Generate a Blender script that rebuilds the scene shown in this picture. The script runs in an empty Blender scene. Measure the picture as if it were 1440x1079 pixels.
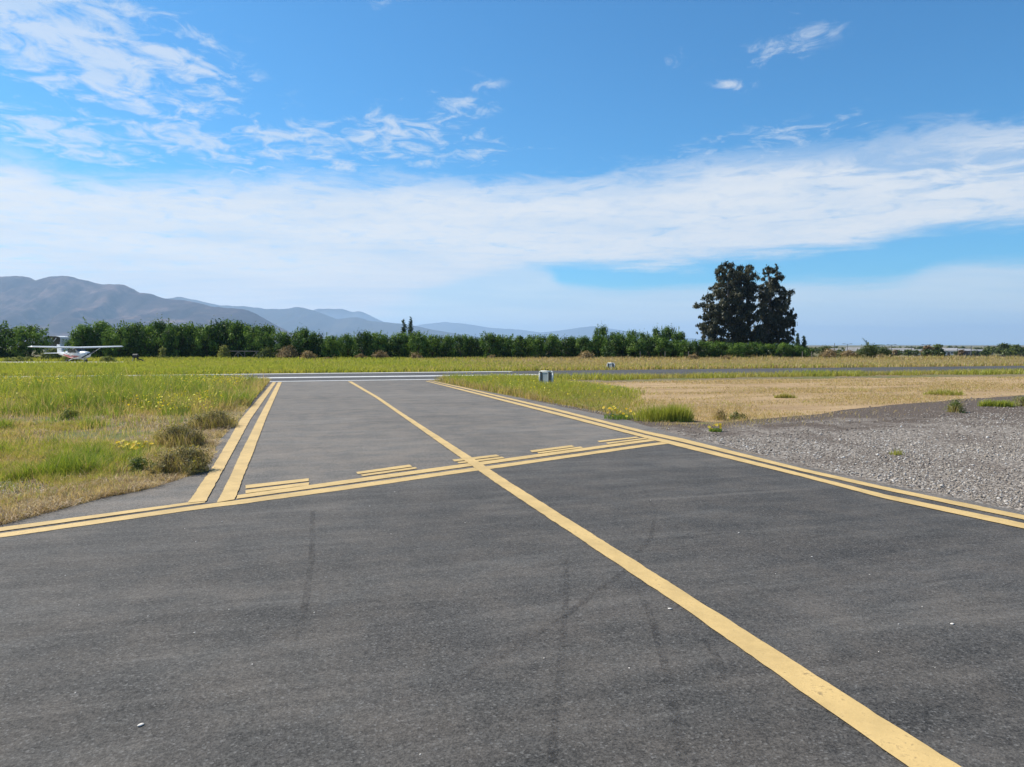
import bpy, bmesh, math, random
import numpy as np
from mathutils import Vector, Matrix

sc = bpy.context.scene
COL = sc.collection
R = math.radians

# ------------------------------------------------------------------ camera
H_EYE = 1.75
FPX = 1050.0                      # focal length in pixels of the 1440 px wide photo
YAW = math.atan(308.0 / FPX)      # the taxiway runs along +Y, the camera looks this far to its right
PITCH = math.atan(54.5 / FPX)
cam_d = bpy.data.cameras.new('camera')
cam_d.sensor_width = 36.0
cam_d.lens = 36.0 * FPX / 1440.0
cam_d.clip_start = 0.1
cam_d.clip_end = 80000.0
cam = bpy.data.objects.new('camera', cam_d)
COL.objects.link(cam)
cam.location = (0, 0, H_EYE)
cam.rotation_euler = (math.pi / 2 - PITCH, 0, -YAW)
sc.camera = cam

sc.render.engine = 'CYCLES'
cy = sc.cycles
cy.use_denoising = True
cy.max_bounces = 6
cy.diffuse_bounces = 3
cy.glossy_bounces = 2
cy.transmission_bounces = 4
cy.transparent_max_bounces = 8
cy.volume_bounces = 1
cy.sample_clamp_indirect = 8
vs = sc.view_settings
vs.view_transform = 'Standard'
vs.look = 'None'
vs.exposure = 0.55
vs.gamma = 1.0
vs.use_curve_mapping = False

SUN_EL = R(47)
SUN_AZ = YAW - R(66)              # clockwise from +Y
SUN_DIR = Vector((math.sin(SUN_AZ) * math.cos(SUN_EL), math.cos(SUN_AZ) * math.cos(SUN_EL), math.sin(SUN_EL)))
sl = bpy.data.lights.new('sun', 'SUN')
sl.energy = 5.0
sl.angle = R(0.53)
sl.color = (1.0, 0.93, 0.82)
so = bpy.data.objects.new('sun', sl)
COL.objects.link(so)
so.rotation_euler = SUN_DIR.to_track_quat('Z', 'Y').to_euler()
so.location = (-30, 10, 60)

FWD = Vector((math.sin(YAW), math.cos(YAW), 0))
RGT = Vector((math.cos(YAW), -math.sin(YAW), 0))


def pix_dir(px, py):
    """world direction of a photo pixel"""
    c, s = math.cos(PITCH), math.sin(PITCH)
    x = (px - 720.0) / FPX
    y = (539.5 - py) / FPX
    f = c * 1.0 + s * y
    u = c * y - s * 1.0
    return Vector(RGT * x + FWD * f + Vector((0, 0, u)))


def gp(px, py, z=0.0):
    """ground point seen at a photo pixel"""
    d = pix_dir(px, py)
    t = (z - H_EYE) / d.z
    return (d.x * t, d.y * t)


def at(px, depth):
    p = RGT * (depth * (px - 720.0) / FPX) + FWD * depth
    return (p.x, p.y)


def hz(py, depth):
    """height seen at pixel row py at a depth"""
    return H_EYE + depth * (485.0 - py) / FPX


# ------------------------------------------------------------------ node helpers
def N(t, typ, props=None, ins=None):
    n = t.nodes.new(typ)
    for k, v in (props or {}).items():
        setattr(n, k, v)
    for k, v in (ins or {}).items():
        s = n.inputs[k]
        if isinstance(v, bpy.types.NodeSocket):
            t.links.new(v, s)
        else:
            s.default_value = v
    return n


def M(t, op, a, b=None, c=None, clamp=False):
    n = t.nodes.new('ShaderNodeMath')
    n.operation = op
    n.use_clamp = clamp
    for i, v in enumerate((a, b, c)):
        if v is None:
            continue
        if isinstance(v, bpy.types.NodeSocket):
            t.links.new(v, n.inputs[i])
        else:
            n.inputs[i].default_value = v
    return n.outputs[0]


def SMOOTH(t, v, a, b, lo=0.0, hi=1.0):
    n = N(t, 'ShaderNodeMapRange', {'interpolation_type': 'SMOOTHSTEP'}, {0: v, 1: a, 2: b, 3: lo, 4: hi})
    return n.outputs[0]


def MIXC(t, f, a, b, mode='MIX'):
    n = t.nodes.new('ShaderNodeMix')
    n.data_type = 'RGBA'
    n.blend_type = mode
    for s, v in ((n.inputs[0], f), (n.inputs[6], a), (n.inputs[7], b)):
        if isinstance(v, bpy.types.NodeSocket):
            t.links.new(v, s)
        elif isinstance(v, (int, float)):
            s.default_value = v
        else:
            s.default_value = (*v, 1.0)[:4]
    return n.outputs[2]


def NOISE(t, vec, scale, detail=4.0, rough=0.55, dist=0.0):
    n = N(t, 'ShaderNodeTexNoise', None, {'Vector': vec, 'Scale': scale, 'Detail': detail, 'Roughness': rough, 'Distortion': dist})
    return n.outputs[0]


def MAPV(t, vec, rot=0.0, scale=(1, 1, 1), loc=(0, 0, 0)):
    n = N(t, 'ShaderNodeMapping', None, {'Vector': vec, 'Rotation': (0, 0, rot), 'Scale': scale, 'Location': loc})
    return n.outputs[0]


def RAMP(t, f, stops, interp='LINEAR'):
    n = t.nodes.new('ShaderNodeValToRGB')
    t.links.new(f, n.inputs[0])
    cr = n.color_ramp
    cr.interpolation = interp
    while len(cr.elements) < len(stops):
        cr.elements.new(0.5)
    for e, (p, c) in zip(cr.elements, stops):
        e.position = p
        e.color = (*c, 1.0)
    return n.outputs[0]


# ------------------------------------------------------------------ world
def az_el(px, py):
    d = pix_dir(px, py).normalized()
    a = math.atan2(d.dot(RGT), d.dot(FWD))
    return math.degrees(a), math.degrees(math.asin(d.z))


def build_world():
    w = bpy.data.worlds.new('World')
    sc.world = w
    w.use_nodes = True
    t = w.node_tree
    t.nodes.clear()
    out = t.nodes.new('ShaderNodeOutputWorld')
    bg = t.nodes.new('ShaderNodeBackground')
    bg.inputs['Strength'].default_value = 0.1
    t.links.new(bg.outputs[0], out.inputs[0])
    sky = N(t, 'ShaderNodeTexSky', {'sky_type': 'NISHITA', 'sun_disc': False, 'sun_elevation': SUN_EL,
                                    'sun_rotation': SUN_AZ, 'altitude': 600.0, 'air_density': 1.0,
                                    'dust_density': 0.6, 'ozone_density': 2.0})
    tc = t.nodes.new('ShaderNodeTexCoord')
    rot = N(t, 'ShaderNodeVectorRotate', {'rotation_type': 'Z_AXIS'}, {'Vector': tc.outputs['Generated'], 'Angle': YAW})
    sep = N(t, 'ShaderNodeSeparateXYZ', None, {0: rot.outputs[0]})
    X, Y, Z = sep.outputs
    az = M(t, 'MULTIPLY', M(t, 'ARCTAN2', X, Y), 180 / math.pi)      # degrees clockwise from the heading
    el = M(t, 'MULTIPLY', M(t, 'ARCSINE', Z), 180 / math.pi)
    # cloud sheet coordinates: a flat layer overhead
    zz = M(t, 'ADD', M(t, 'MAXIMUM', Z, 0.0), 0.06)
    comb = N(t, 'ShaderNodeCombineXYZ', None, {0: M(t, 'DIVIDE', X, zz), 1: M(t, 'DIVIDE', Y, zz), 2: 0.0})
    P = comb.outputs[0]
    fluff = NOISE(t, MAPV(t, P, R(-18), (1.2, 1.5, 1)), 2.6, 8, 0.64, 0.6)
    puff = NOISE(t, MAPV(t, P, R(25), (1.3, 1.1, 1), (4.2, 1.3, 0)), 6.5, 7, 0.62, 0.7)
    broad = NOISE(t, MAPV(t, P, R(-8), (0.5, 1.3, 1), (1.7, 3.3, 0)), 1.3, 5, 0.6, 0.3)
    strat = NOISE(t, N(t, 'ShaderNodeCombineXYZ', None, {0: M(t, 'MULTIPLY', az, 0.05), 1: M(t, 'MULTIPLY', el, 0.42), 2: 3.0}).outputs[0], 1.6, 5, 0.55, 0.4)
    fl0 = M(t, 'SUBTRACT', fluff, 0.5)
    pf0 = M(t, 'SUBTRACT', puff, 0.5)
    br0 = M(t, 'SUBTRACT', broad, 0.5)
    st0 = M(t, 'SUBTRACT', strat, 0.5)

    def curve(pts):
        """elevation of a cloud edge over azimuth, given as photo points"""
        n = t.nodes.new('ShaderNodeFloatCurve')
        c = n.mapping.curves[0]
        q = [az_el(*p) for p in pts]
        q = [((a + 60) / 120, e / 40) for a, e in q]
        q = [(0.0, q[0][1])] + q + [(1.0, q[-1][1])]
        while len(c.points) < len(q):
            c.points.new(0.5, 0.5)
        for pt, (a, e) in zip(c.points, q):
            pt.location = (a, e)
            pt.handle_type = 'AUTO'
        n.mapping.update()
        a01 = M(t, 'DIVIDE', M(t, 'ADD', az, 60.0), 120.0, clamp=True)
        t.links.new(a01, n.inputs['Value'])
        return M(t, 'MULTIPLY', n.outputs[0], 40.0)

    def blob(px, py, rx, ry, tilt=0.0):
        """soft coverage patch round a direction"""
        a, e = az_el(px, py)
        k = 180 / math.pi / FPX * 0.93
        da = M(t, 'SUBTRACT', az, a)
        de = M(t, 'SUBTRACT', el, e)
        c, s = math.cos(R(tilt)), math.sin(R(tilt))
        u = M(t, 'ADD', M(t, 'MULTIPLY', da, c / (rx * k)), M(t, 'MULTIPLY', de, s / (rx * k)))
        v = M(t, 'ADD', M(t, 'MULTIPLY', da, -s / (ry * k)), M(t, 'MULTIPLY', de, c / (ry * k)))
        r2 = M(t, 'ADD', M(t, 'MULTIPLY', u, u), M(t, 'MULTIPLY', v, v))
        return M(t, 'EXPONENT', M(t, 'MULTIPLY', r2, -1.0))

    # the main bank of white cloud
    top = curve([(0, 205), (100, 238), (230, 242), (400, 240), (600, 246), (780, 248), (900, 232), (1040, 214), (1150, 200), (1260, 180), (1350, 168), (1440, 162)])
    bot = curve([(0, 470), (300, 470), (520, 440), (700, 385), (760, 376), (900, 374), (1000, 370), (1100, 360), (1200, 344), (1300, 324), (1440, 312)])
    e_up = M(t, 'ADD', el, M(t, 'ADD', M(t, 'MULTIPLY', fl0, 4.2), M(t, 'MULTIPLY', pf0, 1.6)))
    e_dn = M(t, 'ADD', el, M(t, 'ADD', M(t, 'MULTIPLY', st0, 3.0), M(t, 'MULTIPLY', pf0, 0.8)))
    up = SMOOTH(t, M(t, 'SUBTRACT', top, e_up), -0.5, 1.9)
    dn = SMOOTH(t, M(t, 'SUBTRACT', e_dn, bot), -0.6, 0.9)
    mott = SMOOTH(t, M(t, 'ADD', pf0, M(t, 'MULTIPLY', fl0, .6)), -0.28, 0.10, 0.80, 1.0)
    holes = SMOOTH(t, M(t, 'ADD', st0, M(t, 'MULTIPLY', br0, 0.7)), -0.30, -0.02, 0.86, 1.0)
    holes_r = SMOOTH(t, M(t, 'ADD', fl0, M(t, 'MULTIPLY', blob(1290, 222, 190, 34, -8), -0.27)), -0.32, -0.04, 0.40, 1.0)
    bank = M(t, 'MULTIPLY', M(t, 'MULTIPLY', up, dn), M(t, 'MULTIPLY', M(t, 'MULTIPLY', holes, mott), holes_r))
    bank = M(t, 'MULTIPLY', bank, 0.97)
    # a second soft layer under the blue gap
    low_top = curve([(0, 380), (400, 380), (640, 372), (760, 378), (800, 402), (1000, 402), (1100, 396), (1260, 392), (1330, 372), (1440, 366)])
    veil = SMOOTH(t, M(t, 'SUBTRACT', low_top, M(t, 'ADD', el, M(t, 'ADD', M(t, 'MULTIPLY', st0, 1.8), M(t, 'MULTIPLY', pf0, 0.5)))), -0.5, 0.7)
    veil = M(t, 'MULTIPLY', veil, SMOOTH(t, el, 0.2, 4.5, 0.85, 0.68))
    # scattered fleecy patches
    cov = None
    for px, py, rx, ry, tl, am in ((100, 40, 215, 84, -20, 1.0), (240, 85, 120, 30, -28, .62), (70, 185, 130, 32, -10, .8), (130, 215, 60, 22, -12, .6),
                                   (270, 195, 120, 40, -8, .8), (420, 205, 130, 36, 0, .74), (560, 190, 130, 46, 8, .74), (640, 150, 70, 34, 15, .64),
                                   (640, 218, 150, 20, 4, .5), (560, 8, 60, 16, -10, .62), (1100, 66, 75, 22, 12, .58), (1140, 55, 26, 20, 0, .3), (935, 88, 40, 16, 0, .55),
                                   (1030, 120, 36, 11, 0, .6), (1130, 10, 30, 14, 0, .5), (1060, 205, 200, 26, 8, .5)):
        b = M(t, 'MULTIPLY', blob(px, py, rx, ry, tl), am)
        cov = b if cov is None else M(t, 'MAXIMUM', cov, b)
    tex = M(t, 'ADD', M(t, 'MULTIPLY', fl0, 1.1), M(t, 'MULTIPLY', pf0, 2.3))
    fleece = SMOOTH(t, M(t, 'ADD', cov, M(t, 'MULTIPLY', tex, 1.35)), 0.30, 1.15)
    fleece = M(t, 'MULTIPLY', M(t, 'MULTIPLY', fleece, SMOOTH(t, cov, 0.05, 0.35)), 0.66)
    inv = lambda s: M(t, 'SUBTRACT', 1.0, s)
    cloud = inv(M(t, 'MULTIPLY', M(t, 'MULTIPLY', inv(bank), inv(veil)), inv(fleece)))
    cloud = M(t, 'MULTIPLY', cloud, SMOOTH(t, el, -0.6, 0.3))
    # cloud whiteness varies softly with its thickness
    shade = SMOOTH(t, M(t, 'ADD', M(t, 'MULTIPLY', st0, 1.3), M(t, 'MULTIPLY', br0, 1.0)), -0.35, 0.3)
    ccol = MIXC(t, shade, (4.7, 5.3, 6.0), (5.7, 5.9, 6.1))
    skyc = MIXC(t, 1.0, sky.outputs[0], SKY_TINT, 'MULTIPLY')
    fin = MIXC(t, cloud, skyc, ccol)
    t.links.new(fin, bg.inputs['Color'])


SKY_TINT = (0.29, 0.76, 1.02)
build_world()


# ------------------------------------------------------------------ object helpers
def tag(o, label=None, cat=None, group=None, kind=None):
    if label:
        o['label'] = label
    if cat:
        o['category'] = cat
    if group:
        o['group'] = group
    if kind:
        o['kind'] = kind
    return o


def empty(name, loc=(0, 0, 0), rz=0.0):
    o = bpy.data.objects.new(name, None)
    COL.objects.link(o)
    o.location = loc
    o.rotation_euler = (0, 0, rz)
    o.empty_display_size = 0.3
    return o


def mesh_np(name, V, quads=None, tris=None, mat=None, parent=None, attrs=None, smooth=False):
    V = np.asarray(V, dtype=np.float32).reshape(-1, 3)
    me = bpy.data.meshes.new(name)
    q = np.zeros((0, 4), np.int32) if quads is None else np.asarray(quads, np.int32).reshape(-1, 4)
    tr = np.zeros((0, 3), np.int32) if tris is None else np.asarray(tris, np.int32).reshape(-1, 3)
    loops = np.concatenate([q.ravel(), tr.ravel()]).astype(np.int32)
    starts = np.concatenate([np.arange(len(q)) * 4, len(q) * 4 + np.arange(len(tr)) * 3]).astype(np.int32)
    me.vertices.add(len(V))
    me.vertices.foreach_set('co', V.ravel())
    me.loops.add(len(loops))
    me.loops.foreach_set('vertex_index', loops)
    me.polygons.add(len(starts))
    me.polygons.foreach_set('loop_start', starts)
    if smooth:
        me.polygons.foreach_set('use_smooth', np.ones(len(starts), dtype=bool))
    for k, v in (attrs or {}).items():
        a = me.attributes.new(k, 'FLOAT', 'POINT')
        a.data.foreach_set('value', np.asarray(v, dtype=np.float32).ravel())
    me.update(calc_edges=True)
    me.validate()
    if mat:
        me.materials.append(mat)
    o = bpy.data.objects.new(name, me)
    COL.objects.link(o)
    if parent:
        o.parent = parent
    return o


def obj_bm(name, bm, mat, parent=None, smooth=False):
    bmesh.ops.recalc_face_normals(bm, faces=bm.faces)
    me = bpy.data.meshes.new(name)
    bm.to_mesh(me)
    bm.free()
    if smooth:
        for p in me.polygons:
            p.use_smooth = True
    me.materials.append(mat)
    o = bpy.data.objects.new(name, me)
    COL.objects.link(o)
    if parent:
        o.parent = parent
    return o


def copy_tree(o, parent=None):
    c = o.copy()
    COL.objects.link(c)
    c.parent = parent
    for ch in list(o.children):
        copy_tree(ch, c)
    return c


def add_box(bm, c, s, rot=None, bevel=0.0):
    r = bmesh.ops.create_cube(bm, size=1.0)
    vs_ = r['verts']
    mtx = Matrix.Translation(Vector(c)) @ (rot.to_4x4() if rot else Matrix.Identity(4)) @ Matrix.Diagonal((*s, 1.0))
    bmesh.ops.transform(bm, matrix=mtx, verts=vs_)
    if bevel:
        ed = list({e for v in vs_ for e in v.link_edges})
        bmesh.ops.bevel(bm, geom=ed, offset=bevel, segments=2, affect='EDGES')


def add_tube(bm, p0, p1, r0, r1=None, seg=8):
    p0, p1 = Vector(p0), Vector(p1)
    r1 = r0 if r1 is None else r1
    d = p1 - p0
    q = d.to_track_quat('Z', 'Y')
    rings = []
    for p, r in ((p0, r0), (p1, r1)):
        rings.append([bm.verts.new(p + q @ Vector((math.cos(2 * math.pi * i / seg) * r, math.sin(2 * math.pi * i / seg) * r, 0))) for i in range(seg)])
    for i in range(seg):
        j = (i + 1) % seg
        bm.faces.new((rings[0][i], rings[0][j], rings[1][j], rings[1][i]))
    bm.faces.new(rings[0][::-1])
    bm.faces.new(rings[1])


def add_loft(bm, sections, cap=True):
    """sections: lists of points of equal length"""
    rings = [[bm.verts.new(Vector(p)) for p in s] for s in sections]
    n = len(rings[0])
    for a, b in zip(rings, rings[1:]):
        for i in range(n):
            j = (i + 1) % n
            bm.faces.new((a[i], a[j], b[j], b[i]))
    if cap:
        bm.faces.new(rings[0][::-1])
        bm.faces.new(rings[-1])


# noise on the ground plane
class VNoise:
    def __init__(self, seed, n=256):
        self.g = np.random.default_rng(seed).random((n, n))
        self.n = n

    def __call__(self, x, y, scale):
        x = np.asarray(x) / scale + 1000.3
        y = np.asarray(y) / scale + 1000.7
        xi, yi = np.floor(x).astype(int), np.floor(y).astype(int)
        fx, fy = x - xi, y - yi
        fx, fy = fx * fx * (3 - 2 * fx), fy * fy * (3 - 2 * fy)
        g, n = self.g, self.n
        a, b = g[xi % n, yi % n], g[(xi + 1) % n, yi % n]
        c, d = g[xi % n, (yi + 1) % n], g[(xi + 1) % n, (yi + 1) % n]
        return (a * (1 - fx) + b * fx) * (1 - fy) + (c * (1 - fx) + d * fx) * fy

    def fbm(self, x, y, scale, o=4):
        s, a, t = 0, 0.5, 0
        for i in range(o):
            s = s + a * self(np.asarray(x) + 17.3 * i, np.asarray(y) - 9.1 * i, scale / 2 ** i)
            t += a
            a *= 0.55
        return s / t


VN = VNoise(5)


def in_poly(x, y, poly):
    x, y = np.asarray(x), np.asarray(y)
    r = np.zeros(x.shape, bool)
    n = len(poly)
    for i in range(n):
        x0, y0 = poly[i]
        x1, y1 = poly[(i + 1) % n]
        if y0 == y1:
            continue
        c = ((y0 > y) != (y1 > y)) & (x < (x1 - x0) * (y - y0) / (y1 - y0) + x0)
        r ^= c
    return r


def line_dist(x, y, pl):
    d = np.full(np.shape(x), 1e9)
    for (x0, y0), (x1, y1) in zip(pl, pl[1:]):
        dx, dy = x1 - x0, y1 - y0
        t = np.clip(((x - x0) * dx + (y - y0) * dy) / (dx * dx + dy * dy), 0, 1)
        d = np.minimum(d, np.hypot(x - x0 - t * dx, y - y0 - t * dy))
    return d


def resample(pl, step, closed=False):
    out = []
    pts = list(pl) + ([pl[0]] if closed else [])
    for (x0, y0), (x1, y1) in zip(pts, pts[1:]):
        n = max(1, int(math.hypot(x1 - x0, y1 - y0) / step))
        for i in range(n):
            out.append((x0 + (x1 - x0) * i / n, y0 + (y1 - y0) * i / n))
    if not closed:
        out.append(pts[-1])
    return out


def sheet(name, poly, z, mat, wob=0.0, step=0.5, scale=0.7):
    pts = resample(poly, step, True) if wob else poly
    bm = bmesh.new()
    vs_ = []
    for x, y in pts:
        if wob:
            x += (VN.fbm(x, y, scale) - 0.5) * 2 * wob
            y += (VN.fbm(x + 50, y, scale) - 0.5) * 2 * wob
        vs_.append(bm.verts.new((x, y, z)))
    f = bm.faces.new(vs_)
    f.normal_update()
    if f.normal.z < 0:
        f.normal_flip()
    bmesh.ops.triangulate(bm, faces=[f])
    return_o = obj_bm_raw(name, bm, mat)
    return return_o


def obj_bm_raw(name, bm, mat, parent=None):
    me = bpy.data.meshes.new(name)
    bm.to_mesh(me)
    bm.free()
    me.materials.append(mat)
    o = bpy.data.objects.new(name, me)
    COL.objects.link(o)
    o.parent = parent
    return o


# ------------------------------------------------------------------ materials
def new_mat(name):
    m = bpy.data.materials.new(name)
    m.use_nodes = True
    t = m.node_tree
    t.nodes.clear()
    out = t.nodes.new('ShaderNodeOutputMaterial')
    return m, t, out


def principled(t, out, **ins):
    p = t.nodes.new('ShaderNodeBsdfPrincipled')
    for k, v in ins.items():
        k = k.replace('_', ' ')
        s = p.inputs[k]
        if isinstance(v, bpy.types.NodeSocket):
            t.links.new(v, s)
        elif k == 'Base Color' and len(v) == 3:
            s.default_value = (*v, 1)
        else:
            s.default_value = v
    t.links.new(p.outputs[0], out.inputs[0])
    return p


def plain(name, col, rough=0.6, var=0.15, scale=6.0, metal=0.0, spec=0.4):
    m, t, out = new_mat(name)
    tc = t.nodes.new('ShaderNodeTexCoord')
    n = NOISE(t, tc.outputs['Object'], scale, 5, 0.6)
    f = SMOOTH(t, n, 0.3, 0.7, 1 - var, 1 + var)
    sc_ = N(t, 'ShaderNodeVectorMath', {'operation': 'SCALE'}, {0: col, 'Scale': f})
    principled(t, out, Base_Color=sc_.outputs[0], Roughness=rough, Metallic=metal, Specular_IOR_Level=spec)
    return m


def bump(t, h, strength, dist):
    return N(t, 'ShaderNodeBump', None, {'Height': h, 'Strength': strength, 'Distance': dist}).outputs[0]


HOLD_ANG = math.atan2(gp(930, 621)[1] - gp(330, 703)[1], gp(930, 621)[0] - gp(330, 703)[0])


def asphalt_mat(name, base, streak=1.0, warm=0.0):
    m, t, out = new_mat(name)
    tc = t.nodes.new('ShaderNodeTexCoord')
    P = tc.outputs['Object']
    big = NOISE(t, P, 0.22, 5, 0.6)
    mid = NOISE(t, P, 1.7, 5, 0.65)
    st = NOISE(t, MAPV(t, P, -HOLD_ANG, (0.30, 1.5, 1)), 1.0, 7, 0.70, 0.9)
    st2 = NOISE(t, MAPV(t, P, -HOLD_ANG - R(5), (0.5, 6.0, 1), (3, 9, 0)), 1.0, 5, 0.7, 0.3)
    ag = NOISE(t, P, 75.0, 3, 0.7)
    ag2 = NOISE(t, P, 26.0, 4, 0.7)
    vor = N(t, 'ShaderNodeTexVoronoi', {'feature': 'F1'}, {'Vector': P, 'Scale': 95.0})
    f = M(t, 'ADD', SMOOTH(t, big, 0.3, 0.7, -0.13, 0.13), SMOOTH(t, mid, 0.3, 0.7, -0.16, 0.16))
    f = M(t, 'ADD', f, SMOOTH(t, st, 0.42, 0.70, -0.10 * streak, 0.38 * streak))
    f = M(t, 'ADD', f, SMOOTH(t, st2, 0.45, 0.72, -0.05 * streak, 0.25 * streak))
    f = M(t, 'ADD', f, SMOOTH(t, ag, 0.33, 0.67, -0.42, 0.42))
    f = M(t, 'ADD', f, SMOOTH(t, ag2, 0.3, 0.7, -0.24, 0.24))
    pit = SMOOTH(t, ag2, 0.58, 0.68, 0.0, -0.45)
    f = M(t, 'ADD', M(t, 'ADD', f, pit), 1.0)
    f = M(t, 'MAXIMUM', f, 0.22)
    col = MIXC(t, SMOOTH(t, mid, 0.35, 0.65), base, (base[0] * (1.06 + warm), base[1], base[2] * (0.95 - warm)))
    stone = SMOOTH(t, N(t, 'ShaderNodeSeparateColor', None, {0: vor.outputs['Color']}).outputs[0], 0.9, 0.98)
    col = N(t, 'ShaderNodeVectorMath', {'operation': 'SCALE'}, {0: col, 'Scale': f}).outputs[0]
    col = MIXC(t, M(t, 'MULTIPLY', stone, 0.4), col, (0.2, 0.195, 0.185))
    hgt = M(t, 'ADD', M(t, 'MULTIPLY', ag, 0.7), M(t, 'MULTIPLY', vor.outputs[0], 0.5))
    principled(t, out, Base_Color=col, Roughness=0.86, Specular_IOR_Level=0.35, Normal=bump(t, hgt, 0.55, 0.006))
    return m


def paint_mat(name, col, wear=0.5):
    m, t, out = new_mat(name)
    tc = t.nodes.new('ShaderNodeTexCoord')
    P = tc.outputs['Object']
    big = NOISE(t, P, 2.2, 5, 0.65)
    fine = NOISE(t, P, 45.0, 4, 0.7)
    mid = NOISE(t, P, 9.0, 6, 0.7)
    f = M(t, 'ADD', SMOOTH(t, big, 0.3, 0.7, 0.84, 1.08), SMOOTH(t, mid, 0.35, 0.7, -0.06, 0.06))
    c = N(t, 'ShaderNodeVectorMath', {'operation': 'SCALE'}, {0: col, 'Scale': f}).outputs[0]
    w = M(t, 'ADD', M(t, 'MULTIPLY', fine, 0.55), M(t, 'MULTIPLY', mid, 0.45))
    w = M(t, 'ADD', w, SMOOTH(t, big, 0.5, 0.75, 0.0, 0.07))
    worn = SMOOTH(t, w, 0.565 - 0.03 * wear, 0.69, 0.0, 0.8)
    c = MIXC(t, worn, c, (col[0] * 0.42, col[1] * 0.42, col[2] * 0.5))
    principled(t, out, Base_Color=c, Roughness=0.7, Specular_IOR_Level=0.3, Normal=bump(t, fine, 0.4, 0.004))
    return m


def leaf_mat(name, stops, trans=0.35, var=0.25):
    """colour read from the per-leaf 'tone' of the mesh"""
    m, t, out = new_mat(name)
    at_ = N(t, 'ShaderNodeAttribute', {'attribute_name': 'tone'})
    c = RAMP(t, at_.outputs['Fac'], stops)
    d = N(t, 'ShaderNodeBsdfDiffuse', None, {'Color': c})
    tr = N(t, 'ShaderNodeBsdfTranslucent', None, {'Color': MIXC(t, 1.0, c, (1.25, 1.2, 0.7), 'MULTIPLY')})
    mx = N(t, 'ShaderNodeMixShader', None, {0: trans, 1: d.outputs[0], 2: tr.outputs[0]})
    gl = N(t, 'ShaderNodeBsdfGlossy', None, {'Color': (0.6, 0.6, 0.6, 1), 'Roughness': 0.5})
    mx2 = N(t, 'ShaderNodeMixShader', None, {0: 0.03, 1: mx.outputs[0], 2: gl.outputs[0]})
    t.links.new(mx2.outputs[0], out.inputs[0])
    return m


APRON = asphalt_mat('apron_asphalt', (0.061, 0.0582, 0.0535))
TAXI = asphalt_mat('taxiway_asphalt', (0.124, 0.116, 0.104), 0.5, 0.02)
RUNW = asphalt_mat('runway_asphalt', (0.055, 0.055, 0.055), 0.3)
YELLOW = paint_mat('yellow_paint', (0.52, 0.365, 0.15))
WHITE = paint_mat('white_paint', (0.58, 0.58, 0.56))
GRASS = leaf_mat('grass_blades', [(0.0, (0.60, 0.47, 0.30)), (0.2, (0.44, 0.325, 0.18)), (0.4, (0.38, 0.33, 0.10)), (0.62, (0.34, 0.37, 0.055)), (0.82, (0.20, 0.28, 0.045)), (1.0, (0.07, 0.145, 0.03))], 0.45)
STRAW = leaf_mat('straw', [(0.0, (0.13, 0.085, 0.055)), (0.35, (0.32, 0.22, 0.135)), (0.7, (0.50, 0.39, 0.26)), (1.0, (0.66, 0.56, 0.41))], 0.3)
FLOWER = leaf_mat('yellow_petals', [(0.0, (0.72, 0.42, 0.02)), (0.5, (0.75, 0.58, 0.03)), (1.0, (0.70, 0.68, 0.12))], 0.3)
TREE_LEAF = leaf_mat('orchard_leaves', [(0.0, (0.018, 0.045, 0.008)), (0.5, (0.058, 0.125, 0.018)), (1.0, (0.19, 0.29, 0.04))], 0.26)
DARK_LEAF = leaf_mat('eucalyptus_leaves', [(0.0, (0.026, 0.034, 0.02)), (0.5, (0.055, 0.062, 0.036)), (1.0, (0.13, 0.12, 0.07))], 0.25)
POPLAR_LEAF = leaf_mat('poplar_leaves', [(0.0, (0.03, 0.06, 0.03)), (1.0, (0.06, 0.1, 0.05))], 0.3)
DRY_LEAF = leaf_mat('dry_leaves', [(0.0, (0.14, 0.09, 0.05)), (0.5, (0.24, 0.168, 0.082)), (1.0, (0.40, 0.30, 0.155))], 0.3)
OLIVE_LEAF = leaf_mat('olive_leaves', [(0.0, (0.05, 0.07, 0.02)), (0.5, (0.12, 0.16, 0.04)), (1.0, (0.28, 0.29, 0.09))], 0.38)
SCRUB = leaf_mat('scrub_twigs', [(0.0, (0.09, 0.07, 0.04)), (0.5, (0.205, 0.185, 0.08)), (0.8, (0.32, 0.295, 0.115)), (1.0, (0.48, 0.40, 0.18))], 0.35)
BARK = plain('bark', (0.10, 0.075, 0.055), 0.9, 0.3, 4)
PALE_BARK = plain('pale_bark', (0.17, 0.14, 0.12), 0.9, 0.35, 1.5)


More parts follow.
